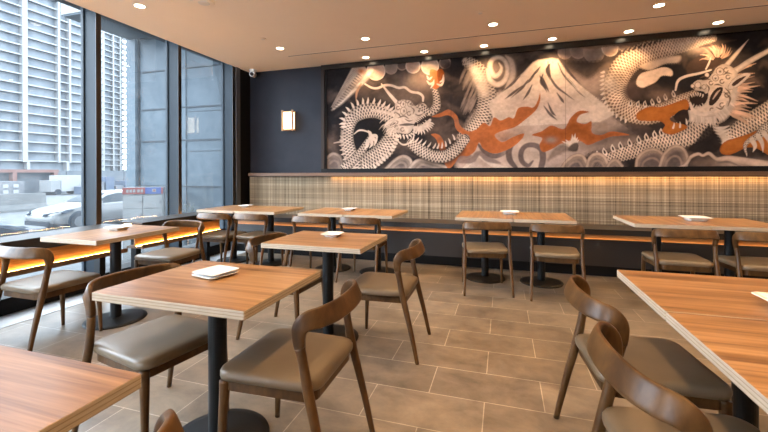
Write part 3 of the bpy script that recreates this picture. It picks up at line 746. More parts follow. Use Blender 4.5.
    stroke([(541, 168), (543, 158), (541, 149), (533, 145), (525, 146.5), (521, 153), (522, 161), (528, 165.5), (533, 161)], [3, 3.2, 3, 2.6, 2.4, 2.6, 2.6, 2, 0.8], (0.12, 0.095, 0.095), 0.95, 1.2)
    stroke([(534, 167), (537, 158), (534, 151)], [1, 1.3, 0.8], W2, 0.9, 0.7)
    # orange flames, centre
    poly([(432, 116.5), (441, 112.8), (449, 109.6), (457, 115.8), (460, 125), (468, 131), (476, 129.5), (483.6, 122.8), (490, 126), (494, 117.5), (500.7, 120.5), (508.6, 117.2), (514, 118), (518, 108.5), (526, 106.5), (533.5, 107.2), (538, 100), (540, 93), (540, 101), (536, 110), (526, 119), (515, 127), (502, 131), (495, 134.5), (497, 139), (503, 142), (513, 137), (524, 133.5), (520, 141), (509, 149), (494.5, 153.5), (483.5, 149), (479, 142.5), (475, 151), (468, 156), (460, 156), (455, 163), (449, 168.5), (444, 162.5), (439.5, 149), (436, 139), (431, 134.4), (437, 134), (442, 138), (446, 148), (451, 153), (457, 146), (463, 136), (456, 129), (453.5, 119), (447.6, 115.2), (439, 117.2)], OR, 1, 1.0, grad=(OR*1.18, 3))
    blob(500, 134, 16, 9, OR2, 0.45); blob(462, 150, 9, 10, OR*1.25, 0.35)
    # orange flames, under the mountain
    poly([(532, 135), (542, 131), (551, 125.5), (560, 128.5), (565, 128), (571, 117.4), (579.5, 110.8), (589, 112), (580, 115), (577, 121.5), (585, 124), (591.5, 121.5), (592, 132.5), (601, 135), (612, 131.4), (629.5, 135), (612, 136.5), (599, 141), (588, 145), (580, 141), (574, 146), (562, 143.5), (553, 148.5), (543, 152), (539.5, 145), (542, 138)], OR2*1.05, 1, 1.2, grad=(OR, 4))
    blob(551, 140, 6, 3.2, G1, 0.9)
    # spiky leaf fan
    for i, a in enumerate(np.linspace(-170, -62, 9)):
        ln = 11+3*math.sin(i*1.4); e = (575+ln*math.cos(R(a)), 147+ln*math.sin(R(a)))
        stroke([(575, 148), ((575+e[0])/2-0.6, (148+e[1])/2-0.6), e], [1.6, 1.5, 0.2], W1*0.85, 1, 0.6)
    poly([(572, 144), (578, 143), (577, 151), (568, 150)], (0.03, 0.025, 0.025), 0.9, 2)
    for P, w_ in (([(396, 120), (386, 114), (375, 110.5), (363, 111.5), (353, 117), (348, 127), (347, 139), (349.5, 152), (354, 166)], 11), ([(411, 143), (420, 150), (433, 156), (446, 156), (456, 149)], 9), ([(358, 168), (366, 163), (377, 156), (387, 146), (393, 134)], 13)):
        stroke(P, w_, DK, 0.75, 5)
    for i in range(70):      # drifting smoke strokes in the dark ground
        x = 330+rng.rand()*125; y = 76+rng.rand()*85; c = np.array((0.12, 0.09, 0.075))*(0.5+rng.rand())
        stroke([(x, y), (x+6+rng.rand()*8, y-2-rng.rand()*4), (x+14+rng.rand()*12, y-1+rng.rand()*5)], [0.4, 1.8+rng.rand()*1.6, 0.4], c, 0.28, 3.0)
    # ---- left dragon: lower right body, coil, frills
    stroke([(411, 143), (420, 150), (433, 156), (446, 156), (456, 149), (465, 139)], [5, 6, 6, 6, 6, 5], W1*0.92, 1, 1, 'scales', pitch=2.9, rows=2.4)
    spikes([(414, 141), (424, 145), (436, 148), (446, 146), (456, 138)], -1, 5, 10, W1, 0.9)
    poly([(353, 121), (358, 117), (368, 117.5), (378, 121), (384, 128), (380, 140), (371, 150), (360, 152), (354, 146), (352, 133)], DK*0.9, 1, 2)
    stroke([(358, 168), (366, 163), (377, 156), (387, 146), (393, 134)], [8, 9, 9.5, 9, 7], W1*0.95, 1, 1, 'scales', pitch=3.0, rows=3)
    stroke([(396, 120), (386, 114), (375, 110.5), (363, 111.5), (353, 117), (348, 127), (347, 139), (349.5, 152), (354, 166)], [7, 7.5, 7.5, 7.5, 7, 6.5, 6.5, 7, 8], W1*0.95, 1, 1, 'scales', pitch=3.0, rows=2.6)
    spikes([(345.5, 128), (344.5, 119), (352, 108), (363, 103), (376, 103.5), (387, 108), (393, 113)], -1, 5.2, 15, W1, 1.2, 0.1)
    spikes([(344.5, 132), (342.5, 140), (343, 150), (346, 160)], 1, 3.2, 7, W2, 1.0, 0.1)
    spikes([(399, 135), (396, 145), (390, 154), (382, 162), (374, 168)], 1, 4.2, 11, W1, 1.2, -0.2)
    stroke([(373, 110.5), (384, 112), (396, 116)], [0.8, 1.4, 1.8], W1, 1, 0.6); stroke([(334, 143), (341, 142), (346, 145)], [0.5, 0.8, 0.3], W2, 0.8, 0.6)
    # fore arm and claw
    stroke([(345, 167), (353, 160), (361, 152), (367, 143), (371, 137)], [5, 4.5, 4, 3.4, 2.8], W1*0.92, 1, 0.8, 'scales', pitch=2.8, rows=1.6)
    for P in ([(371, 137), (370, 133), (368, 130.5)], [(371, 136), (376, 136), (377, 140.5)], [(372, 138), (375.5, 141), (374, 146)], [(370, 139), (372, 144), (369.5, 148)], [(368, 141), (367, 146), (364.5, 149)]): stroke(P, [1.9, 1.5, 0.3], W1, 1, 0.6)
    stroke([(354, 134), (359.5, 130.3), (367, 131.5), (371, 135)], [0.4, 0.8, 0.7, 0.4], W1, 1, 0.6)
    # head
    stroke([(365, 84), (372, 87.8), (378, 88), (384.5, 85.4), (391, 85.4), (398.6, 87.8), (404.8, 87.4), (411, 91.6), (419, 93.2), (422.8, 96.4), (423, 101)], [0.7, 1.0, 1.1, 1.2, 1.2, 1.2, 1.2, 1.2, 1.2, 1.2, 0.9], W1, 1, 0.6)
    stroke([(381.5, 84), (389, 93.5), (398, 104)], [0.6, 1.4, 2.0], W1, 1, 0.6)
    spikes([(388, 128), (392, 133), (400, 135), (409, 135), (414, 131)], 1, 4, 11, W1, 0.9)
    poly([(395, 104), (399, 100.5), (405, 99.8), (411, 101), (415, 106), (420, 103), (425, 104), (428, 109), (426, 113.5), (421, 117), (416.5, 120), (414, 126), (409.5, 133), (402, 133.5), (395, 131), (388, 129), (384.5, 125), (388, 120.5), (394, 117), (395, 110)], W1*0.95, 1, 0.8, grad=(W2, 4))
    poly([(386, 124.5), (391, 120.5), (398, 121), (397, 124), (391, 127.5)], W1, 1, 0.7, rim=(0.12, 0.09, 0.08), rimw=0.7); poly([(389, 124.8), (393, 122), (396, 123), (391, 126)], (0.09, 0.06, 0.05), 1, 0.6)
    for x, y, r in ((403, 104, 3.0), (403.5, 111, 3.4), (410, 104, 2.6)):
        poly([(x+r*math.cos(a), y+r*1.2*math.sin(a)) for a in np.linspace(0, 2*PI, 9)[:-1]], W1, 1, 0.6, rim=(0.16, 0.12, 0.10), rimw=0.55); blob(x+0.5, y, 0.9, 1.4, (0.03, 0.02, 0.02), 0.9)
    for x, y in ((419, 111), (424.5, 108)): blob(x, y, 1.1, 1.2, (0.02, 0.015, 0.015), 1)
    stroke([(398, 118), (404, 116), (409, 119)], [0.4, 0.8, 0.3], (0.14, 0.1, 0.09), 0.9, 0.6); stroke([(400, 125), (407, 124.5), (414, 124.5)], [0.6, 1.4, 0.6], (0.05, 0.04, 0.04), 0.9, 0.7)
    poly([(414, 124.5), (419, 119), (426, 115), (430.5, 114), (430, 119), (425, 122), (420, 126.5), (416, 127)], (0.03, 0.022, 0.022), 1, 0.8)
    spikes([(415, 122), (420, 117.5), (427, 113.5)], 1, 2.6, 7, W1, 0.6)
    stroke([(415, 128), (421, 128.5), (427, 124), (430, 120)], [2.0, 2.8, 2.4, 1.2], W1, 1, 0.8); spikes([(414, 129), (421, 131), (428, 127), (431, 122)], 1, 4, 10, W1, 0.9, 0)
    spikes([(417, 126), (422, 125.5), (427, 121)], -1, 2, 5, W1, 0.5, 0)
    stroke([(397, 140.5), (403, 144.6), (409.5, 142.9), (413.4, 138), (414, 128)], [0.6, 0.8, 0.8, 0.7, 0.5], W1, 1, 0.6)
    for x, y, r in ((399.5, 102, 1.8), (407.5, 101.2, 1.7), (413, 103.6, 1.6), (398, 108, 1.7), (409, 113.5, 1.9), (396.5, 127.5, 1.8), (402.5, 129.5, 1.8)):
        stroke([(x+r*math.cos(a), y+r*math.sin(a)) for a in np.linspace(0.3, 5.2, 7)], [0.5]*7, (0.13, 0.10, 0.085), 0.85, 0.6)
    for P in ([(411, 107), (414, 110), (413, 114)], [(416, 107), (419, 107.5), (422, 106)], [(415, 114), (419, 115.5), (424, 113)], [(405, 119), (409, 121), (413, 120)], [(395, 112), (399, 114.5), (401, 118)], [(418, 105), (420, 103.6), (424, 105)]):
        stroke(P, [0.3, 0.65, 0.2], (0.10, 0.075, 0.065), 0.9, 0.6)
    for i in range(20):
        x = 386+rng.rand()*12; y = 117+rng.rand()*14; stroke([(x, y), (x-3.5, y+1.5), (x-7, y+4.5+rng.rand()*3)], [0.7, 0.6, 0.15], W1*(0.6+0.5*rng.rand()), 0.8, 0.6)
    # raised arm with the orange ball
    stroke([(421, 107), (430, 112), (436, 107), (436.5, 98), (434.5, 90)], [3, 4, 4.4, 3.6, 3], W1*0.95, 1, 0.8, 'scales', pitch=2.8, rows=1.6)
    poly([(429.8, 71), (434, 69.5), (439, 73), (440, 80), (439, 87), (434, 89), (430.5, 82)], OR*1.15, 1, 0.9, grad=(OR*1.4, 3)); poly([(437, 71), (442, 69), (444.5, 76), (442, 82), (438.5, 82)], OR2*0.75, 1, 1)
    for P in ([(427, 76), (429, 79), (432, 77)], [(427, 81), (430, 84), (433, 82)], [(437, 84), (441, 85), (444, 81)], [(431, 88), (433, 84), (434, 80)], [(440, 82), (443, 80), (443.5, 75)]): stroke(P, [0.5, 1.2, 0.4], W1, 1, 0.6)
    for i in range(90):
        x = 590+rng.rand()*180; y = 45+rng.rand()*118; c = np.array((0.20, 0.135, 0.10))*(0.35+rng.rand())
        stroke([(x, y), (x+5+rng.rand()*8, y-2-rng.rand()*5), (x+12+rng.rand()*12, y-1+rng.rand()*6)], [0.4, 2.0+rng.rand()*2, 0.4], c, 0.30, 3.5)
    # ---- right dragon: lower body, coil
    stroke([(592, 165), (608, 159.5), (622, 154.5), (640, 149), (660, 143.5), (682, 138), (700, 130), (712, 120)], [3, 6, 7, 8, 9, 10, 10.5, 9], np.array((0.66, 0.53, 0.43)), 1, 1, 'scales', pitch=3.3, rows=3)
    def eyelets(P, n, side, s=1.0):
        PP = spl(P, per=14); T = np.gradient(PP, axis=0); T /= np.linalg.norm(T, axis=1)[:, None]
        for i in np.linspace(2, len(PP)-3, n).astype(int):
            p = PP[i]; nn = np.array([-T[i][1], T[i][0]])*side
            stroke([p-nn*0.8, p+nn*2.2*s, p+nn*5.2*s+T[i]*0.8], [2.2*s, 2.0*s, 0.3], W1, 1, 0.6); stroke([p, p+nn*1.8*s, p+nn*3.4*s], [1.0*s, 0.9*s, 0.2], (0.03, 0.022, 0.02), 1, 0.6)
    eyelets([(596, 157), (612, 150), (630, 144), (648, 138), (664, 133), (680, 127)], 11, -1)
    CO = np.array((0.66, 0.52, 0.41))
    stroke([(712, 38), (690, 42), (668, 47), (645, 53), (626, 65), (616, 82), (617, 99), (628, 110), (646, 115), (664, 111), (682, 102), (694, 96)], [5, 8, 10, 11, 12, 12, 12, 11, 10, 9, 8, 6], CO, 1, 1.2, 'scales', dark=(0.16, 0.10, 0.07), pitch=3.0, rows=4)
    spikes([(604, 70), (603, 84), (605, 100), (613, 112), (628, 121)], 1, 3.5, 14, W1, 1.2); 
    for x in np.linspace(618, 660, 9): stroke([(x, 54-(x-618)*0.30), (x+3, 50-(x-618)*0.30)], [1.2, 0.4], (0.03, 0.02, 0.02), 0.9, 0.7)
    eyelets([(628, 104), (645, 105), (660, 100), (676, 94)], 7, -1, 0.8)
    blob(610, 83, 8, 9, W1, 0.6); blob(632, 92, 9, 9, (0.07, 0.05, 0.045), 0.95, 4); blob(660, 95, 16, 6, (0.20, 0.14, 0.11), 0.7)
    poly([(636, 84), (640, 74), (652, 70), (664, 67), (672, 70), (672, 76), (662, 76), (656, 82), (648, 86), (642, 88)], np.array((0.74, 0.58, 0.46)), 1, 1, rim=(0.34, 0.24, 0.18), rimw=0.7)
    poly([(640, 66), (656, 60), (668, 57), (680, 56), (678, 62), (664, 64), (650, 70)], CO, 0.8, 3)
    # furry crest, upper right
    blob(690, 44, 18, 8, W1, 0.55); poly([(686, 68), (692, 60), (704, 56), (716, 57), (722, 62), (714, 68), (700, 72), (690, 76)], (0.05, 0.032, 0.026), 0.95, 3)
    for i in range(46):
        a = R(-175+rng.rand()*150); r0 = 4+rng.rand()*6; x, y = 718+r0*math.cos(a), 60+r0*math.sin(a)*0.8; ln = 5+rng.rand()*8
        stroke([(x, y), (x+ln*0.6*math.cos(a), y+ln*0.6*math.sin(a)), (x+ln*math.cos(a-0.2), y+ln*math.sin(a-0.2))], [0.6, 0.5, 0.15], np.array((0.60, 0.40, 0.30))*(0.6+0.6*rng.rand()), 0.85, 0.7)
    stroke([(700, 47), (716, 43), (736, 40)], [1, 2, 0.5], (0.05, 0.035, 0.03), 0.8, 1.5)
    # flames about the right dragon
    poly([(636.5, 114), (643, 109), (651, 106.5), (660, 107), (669.5, 104.5), (679, 101), (686, 99.2), (689, 104), (687, 110), (678, 113), (670, 118), (673, 122), (684, 124.5), (687, 128), (677, 133), (669.5, 134.5), (662, 131), (665, 125), (659, 121), (648, 121), (638, 120)], np.array((0.36, 0.125, 0.025)), 1, 1, grad=(OR2*1.2, 2))
    poly([(674, 116), (681, 110), (689, 111), (688, 119), (683, 124), (676, 121)], (0.03, 0.02, 0.018), 1, 1); spikes([(672, 128), (680, 127), (688, 123)], -1, 5, 3, W1, 1.0)
    # right hand dragon limb and frills, running out of view
    stroke([(800, 100), (780, 106), (764, 115), (750, 123), (738, 131), (728, 138)], [12, 11, 10.5, 10, 9, 6], np.array((0.68, 0.54, 0.43)), 1, 1, 'scales', pitch=3.4, rows=2.8)
    for i in range(6):
        y = 127+i*3.1; stroke([(713+i*1.3, y), (721+i*1.2, y+1.4), (729+i, y-1)], [0.7, 1.7, 0.5], W1*0.9, 1, 0.6)
    poly([(720, 147), (726, 141), (735, 138), (748, 134), (768, 127), (800, 122), (800, 160), (775, 158), (758, 149), (747, 147.5), (736, 152.5), (728, 155), (721, 153)], np.array((0.36, 0.125, 0.025)), 1, 1, grad=(OR2, 3))
    stroke([(780, 122), (766, 128), (758, 136), (750, 140), (745, 146), (747, 156)], [6, 5, 4, 2.6, 2, 0.5], W1*0.9, 1, 0.7, 'scales', pitch=2.4, rows=2)
    for P in ([(758, 136), (762, 143), (763, 152)], [(764, 133), (770, 142), (769, 150)], [(752, 140), (755, 146), (753, 152)]): stroke(P, [2.6, 2, 0.3], W1*0.9, 1, 0.6)
    stroke([(757, 149), (748, 157), (738, 160)], [0.6, 1.2, 0.4], (0.03, 0.02, 0.02), 0.6, 1)
    poly([(712, 122), (704, 130), (696, 141), (688, 150), (700, 153), (716, 152), (722, 141), (714, 131)], (0.020, 0.017, 0.018), 0.95, 3)
    # head of the right dragon
    for i in range(50):    # mane streaming right
        f = rng.rand(); y = 70+f*46; x = 726+rng.rand()*10; ln = 12+rng.rand()*14; a = R(-22+44*f+rng.randn()*8)
        c = np.array((0.70, 0.46, 0.33))*(0.6+0.55*rng.rand()); stroke([(x, y), (x+ln*0.5*math.cos(a), y+ln*0.5*math.sin(a)-1), (x+ln*math.cos(a), y+ln*math.sin(a))], [1.5, 1.1, 0.2], c, 0.95, 0.7)
    for i in range(34):    # beard
        f = i/33; x = 689+26*f+rng.randn()*0.5; y = 111+3*math.sin(f*3); ln = 9+rng.rand()*7
        stroke([(x, y), (x+1, y+ln*0.6), (x-1.5+3*f, y+ln)], [1.1, 0.9, 0.15], W1*(0.7+0.35*rng.rand()), 0.95, 0.6)
    stroke([(726, 66), (737, 53), (748.5, 39.5)], [2.6, 1.9, 0.3], W1, 1, 0.7, 'round'); stroke([(734, 72), (750, 61), (768, 51), (786, 40)], [3.0, 2.8, 2.3, 1.2], W1, 1, 0.7, 'round')
    poly([(712, 74), (717, 67), (725, 64), (733, 68), (738, 74), (738, 86), (735, 98), (729, 108), (718, 115), (706, 117), (696, 114), (694, 108), (700, 104), (706, 98), (704, 92), (695, 90), (692, 85), (698, 80), (706, 80)], np.array((0.70, 0.58, 0.48)), 1, 0.9, grad=(W2*0.9, 5))
    poly([(728, 86), (734, 78), (744, 73), (751, 74), (744, 82), (736, 88), (729, 90)], W1, 1, 0.7, rim=(0.2, 0.13, 0.1), rimw=0.6); poly([(732, 84), (738, 79), (746, 76), (740, 82), (734, 86)], (0.06, 0.035, 0.03), 1, 0.7)
    for x, y, r in ((720, 71.5, 4.0), (715.5, 78, 3.4), (707, 75, 2.6), (698, 85, 3.3), (692.5, 86, 2.2), (704, 87, 2.6)):
        poly([(x+r*math.cos(a), y+r*math.sin(a)) for a in np.linspace(0, 2*PI, 9)[:-1]], W1, 1, 0.6, rim=(0.13, 0.09, 0.07), rimw=0.6)
    for x, y, r in ((720, 71.5, 1.2), (715.5, 78.5, 1.0), (700.5, 88, 1.2), (694.5, 88, 1.0)): blob(x, y, r, r, (0.02, 0.014, 0.012), 1)
    poly([(690, 95), (696, 93), (703, 95), (708, 93), (707, 100), (702, 106), (694, 106), (690, 101)], (0.03, 0.02, 0.018), 1, 0.9)
    poly([(711, 95), (717, 88), (723, 88), (720, 97), (713, 105), (709, 104)], (0.04, 0.025, 0.02), 1, 0.8); stroke([(713, 99), (717, 93), (720, 90)], [0.5, 1.0, 0.4], PK, 1, 0.6)
    spikes([(690, 95), (697, 93), (704, 95)], 1, 3.0, 6, W1, 0.7, 0); spikes([(692, 106), (698, 108), (704, 105)], -1, 2.6, 5, W1, 0.6, 0)
    for x, y, r in ((711, 71, 2.0), (726, 70, 2.2), (728, 77, 2.0), (711, 83, 1.9), (722, 81.5, 2.0), (727, 95, 2.2), (722, 105, 2.2), (731, 101, 1.8), (712, 110, 2)):
        stroke([(x+r*math.cos(a), y+r*math.sin(a)) for a in np.linspace(0.3, 5.2, 7)], [0.55]*7, (0.12, 0.085, 0.065), 0.9, 0.6)
    for P in ([(703, 80), (707, 79), (711, 80)], [(706, 84), (709, 88), (708, 93)], [(700, 78), (704, 76.5), (708, 77.5)], [(723, 75), (727, 73), (732, 74)], [(714, 85), (718, 84.5), (722, 86)], [(725, 88), (729, 92), (731, 97)], [(716, 107), (721, 109), (727, 106)]):
        stroke(P, [0.3, 0.8, 0.2], (0.09, 0.06, 0.048), 0.9, 0.6)
    for i in range(26):
        f = i/25; x = 716+18*f; y = 114-26*f*f; stroke([(x, y), (x+3, y+4), (x+4+3*f, y+9-3*f)], [1.2, 0.9, 0.15], W1*(0.65+0.4*rng.rand()), 0.9, 0.6)
    stroke([(690, 103), (694, 111), (704, 114), (716, 110)], [1, 2.0, 2.0, 0.8], W1, 1, 0.7); stroke([(724, 92), (730, 98), (728, 106)], [0.5, 1.0, 0.4], (0.12, 0.08, 0.06), 0.9, 0.7)
    stroke([(675.5, 90), (678, 81), (685.5, 76.5), (699.5, 73.3), (711, 70)], [0.9, 1.3, 1.3, 1.2, 0.8], W1, 1, 0.6); stroke([(711, 57), (709, 63), (706, 69)], [0.4, 0.9, 0.7], W1, 1, 0.6)
    # front clouds along the foot of the painting
    WB = np.array((0.46, 0.35, 0.28))
    mound([(560, 171), (566, 162), (574, 156), (582, 156), (588, 165)], WB); mound([(586, 171), (590, 158), (597, 154), (604, 157), (609, 167)], WB); mound([(606, 171), (610, 163), (616, 160), (622, 166)], WB*0.8)
    stroke([(548, 160), (556, 152), (564, 148), (572, 150)], [1, 4, 4, 1], (0.10, 0.08, 0.07), 0.7, 3)
    mound([(636, 170), (638, 158), (646, 151), (656, 150), (664, 156), (667, 166)], WB*0.85); mound([(659, 170), (664, 155), (673, 147), (682, 148), (687, 157), (686, 167)], WB)
    stroke([(676, 168), (685, 165), (691, 157), (698, 154), (703, 155.5), (709, 153.5), (717, 159), (728, 158.5), (745, 161), (770, 165), (800, 166)], [1, 1.6, 1.8, 1.6, 1.4, 1.8, 2.0, 3.0, 3.4, 4, 3], WB*1.25, 1, 0.9, 'round'); blob(735, 164, 28, 5, WB, 0.8); blob(705, 164, 13, 5, (0.12, 0.09, 0.075), 0.8)
    stroke([(717, 163), (728, 162), (740, 166)], [0.6, 1.2, 0.5], G2, 0.7, 1)
    # dry brush grain over all, and the two board joints
    gr = (0.80+0.40*fbm(180, 46, 3)[..., None])*(0.66+0.68*fbm(26, 9, 4)[..., None]); C[:] = np.clip(C*gr*np.array((0.96, 0.885, 0.83)), 0.008, 0.85)
    for sx in (451.0, 565.5):
        a = np.clip(1-np.abs(PX-sx)/0.45, 0, 1)[..., None]*0.55; C[:] = C*(1-a)+DK*a
    return X, Z, C
def mural_panel():
    X, Z, C = paint()
    v = np.stack([X, np.full_like(X, MY-BACK_Y), Z], -1).reshape(-1, 3)
    i = np.arange(GZ*GX).reshape(GZ, GX)
    q = np.stack([i[:-1, :-1], i[:-1, 1:], i[1:, 1:], i[1:, :-1]], -1).reshape(-1, 4)
    me = bpy.data.meshes.new('painted_panel')
    me.vertices.add(len(v)); me.vertices.foreach_set('co', v.ravel().astype(np.float32))
    me.loops.add(q.size); me.loops.foreach_set('vertex_index', q.ravel().astype(np.int32))
    me.polygons.add(len(q)); me.polygons.foreach_set('loop_start', np.arange(0, q.size, 4, dtype=np.int32))
    me.update(calc_edges=True)
    at = me.color_attributes.new('paint', 'FLOAT_COLOR', 'POINT')
    at.data.foreach_set('color', np.concatenate([C.reshape(-1, 3), np.ones((GZ*GX, 1))], 1).ravel().astype(np.float32))
    m = mat('mural_paint', (0.5, 0.5, 0.5), 0.7, spec=0.08)
    ca = N(m, 'ShaderNodeVertexColor'); ca.layer_name = 'paint'; L(m, ca.outputs['Color'], bsdf(m).inputs['Base Color'])
    me.materials.append(m); o = bpy.data.objects.new('painted_panel', me); COL.objects.link(o); o.parent = mu
mural_panel()
link('backing', bx(MX0, MX1, -0.020, -0.001, MZ0, MZ1), M['black_trim'], mu)
link('frame_bottom', bx(MX0-0.085, MX1+0.085, -0.060, -0.001, 1.247, 1.308), M['black_trim'], mu, bevel=(0.003, 1))
link('frame_top', bx(MX0-0.085, MX1+0.085, -0.060, -0.001, 2.905, 2.984), mat('gloss_black', (0.014, 0.012, 0.011), 0.25), mu, bevel=(0.003, 1))
for a, b in ((MX0-0.085, MX0-0.030), (MX1+0.030, MX1+0.085)): link('frame_side', bx(a, b, -0.060, -0.001, 1.308, 2.905), M['dark_frame'], mu, bevel=(0.003, 1))
for a, b in ((MX0-0.030, MX0), (MX1, MX1+0.030)): link('frame_lip', bx(a, b, -0.040, -0.001, 1.308, 2.905), M['black_trim'], mu)
# ------------------------------------------------------------------ outside the glass
GZ0 = -0.95
struct('street', bx(-260, -4.45, -60, 260, GZ0-0.3, GZ0), M['asphalt'])
struct('trim_4', bx(-4.60, -4.45, YR, 7.0, GZ0, 0.15), M['concrete'])
# tower parallel to the street
tw = thing('apartment_tower', 'tall pale tower with long white balcony slabs filling the first pane', 'building', (-150, 65, GZ0))
link('glass_body', bx(-26, -1.6, -45, 39.5, 0, 86), M['tower_glass'], tw)
for k in range(25):
    z = 6.2 + 3.15*k
    link('balcony_slab', bx(-2, 0.0, -45, 39.5, z, z+0.42), M['tower_white'], tw)
for y, w in ((-32, 1.1), (-12, 1.1), (5, 1.1), (19.5, 1.4), (29.6, 0.7), (33.2, 0.6)):
    link('fin', bx(-1.8, 0.35, y-w/2, y+w/2, 6.0, 86), M['tower_white'], tw)
for k in range(7): link('ground_post', bx(-1.8, 0.3, -40+12*k, -39.2+12*k, 0, 6.2), M['tower_white'], tw)
tw2 = thing('apartment_tower', 'narrow distant tower with stepped balconies seen between the first two mullions', 'building', (-200, 150, GZ0))
link('glass_body', bx(-20, -1.5, -3.4, 9.0, 0, 98), M['tower_glass'], tw2)
for k in range(31):
    z = 3.0+3.05*k
    link('balcony_slab', bx(-1.6, 0.1, -3.4, 6.4, z, z+0.4), M['tower_white'], tw2)
    link('balcony_box', bx(-1.6, 1.6, 7.4, 11.0, z, z+1.25), M['tower_white'], tw2)
for y in (-2.6, 2.6, 6.6): link('fin', bx(-1.5, 0.2, y-0.35, y+0.35, 0, 98), M['tower_white'], tw2)
# canopy over the pavement and neighbouring glass facade
cp = thing('entrance_canopy', 'white flat canopy overhead outside, at the top of the first panes', 'canopy', (-6.8, 6.35, 4.5))
link('roof_slab', bx(-1.93, 2.1, -0.80, 0.68, 0.03, 1.5), M['tower_white'], cp)
link('soffit', bx(-1.90, 2.1, -0.78, 0.68, 0.0, 0.03), M['facade_metal'], cp)
fa = thing('glass_facade', 'neighbouring blue-grey glass facade running out from the corner, with dark joints', 'building', (-6.6, 7.15, GZ0))
link('glass_wall', bx(-1.90, 2.3, 0.0, 0.12, 0, 7.5), M['facade_glass'], fa)
link('corner_column', bx(-2.22, -1.93, -0.10, 0.4, 0, 7.5), M['facade_metal'], fa)
link('return_wall', bx(-2.2, -1.95, 0.4, 6.0, 0, 7.5), M['facade_metal'], fa)
for z in (1.87, 2.95, 3.72, 4.64, 5.44): link('transom', bx(-1.82, 2.3, -0.030, 0.0, z, z+0.030), M['facade_joint'], fa)
for z in (2.70, 3.62): link('pane_joint', bx(-0.9, 2.3, -0.012, 0.0, z, z+0.012), M['facade_joint'], fa)
for x in (-1.905, -0.62, 0.60, 1.75): link('mullion', bx(x-0.02, x+0.02, -0.035, 0.0, 0, 7.5), M['facade_joint'], fa)
for x in (-0.53, 0.69): link('mullion_face', bx(x-0.06, x+0.06, -0.03, 0.0, 0, 7.5), M['facade_metal'], fa)
# parcel locker
pl = thing('parcel_locker', 'white parcel locker with red and blue header outside the second pane', 'locker', (-7.18, 6.12, GZ0), R(36))
link('cabinet', bx(-0.37, 0.37, -0.02, 0.45, 0.08, 1.90), M['locker'], pl)
link('plinth', bx(-0.36, 0.36, 0.0, 0.44, 0.0, 0.08), M['car_dark'], pl)
for c in range(2):
    for r_ in range(6):
        z = 0.12+0.27*r_; link('locker_door', bx(-0.355+0.36*c, -0.015+0.36*c, -0.035, -0.02, z, z+0.255), M['locker'], pl, bevel=(0.004, 1))
        link('handle', bx(-0.06+0.36*c, -0.035+0.36*c, -0.042, -0.035, z+0.10, z+0.15), M['rim'], pl)
link('header_red', bx(-0.37, 0.04, -0.045, -0.02, 1.765, 1.90), M['red'], pl)
hb = link('header_blue', bx(0.04, 0.37, -0.045, -0.02, 1.765, 1.90), M['blue'], pl)
for x0, x1, z0, z1 in ((-0.30, -0.26, 1.80, 1.86), (-0.24, -0.20, 1.80, 1.86), (-0.18, -0.14, 1.80, 1.86), (-0.10, -0.06, 1.80, 1.86), (-0.04, 0.0, 1.80, 1.86), (0.17, 0.24, 1.80, 1.87)):
    link('header_mark', bx(x0, x1, -0.050, -0.045, z0, z1), M['locker'], pl)
link('header_roundel', bx(0.185, 0.225, -0.053, -0.050, 1.815, 1.855), M['red'], pl)
link('header_edge', bx(0.33, 0.37, -0.048, -0.045, 1.765, 1.90), M['red'], pl)
link('foot_sign', bx(-0.02, 0.37, -0.05, -0.035, 0.38, 0.50), M['red'], pl)
# shrub by the facade
bm = bmesh.new(); rng2 = random.Random(4)
for i in range(240):
    a = rng2.random()*2*PI; h = rng2.random()*1.35; r_ = 0.20*math.sqrt(rng2.random())*(1.2-0.4*h)
    p = Vector((r_*math.cos(a), r_*math.sin(a), 0.15+h)); d = Vector((rng2.uniform(-1, 1), rng2.uniform(-1, 1), rng2.uniform(-0.2, 1))).normalized(); s_ = d.orthogonal().normalized()*0.022
    bm.faces.new([bm.verts.new(p-s_), bm.verts.new(p+d*0.05-s_*0.4), bm.verts.new(p+d*0.10), bm.verts.new(p+d*0.05+s_)])
sh = thing('shrub', 'slim dark shrub beside the parcel locker, against the facade', 'shrub', (-6.35, 6.45, GZ0))
link('foliage', bm, M['foliage'], sh); bm = bmesh.new(); cyl(bm, (0, 0, 0), (0, 0, 1.1), 0.015, 0.008, 8); link('stem', bm, M['rail_wood'], sh)

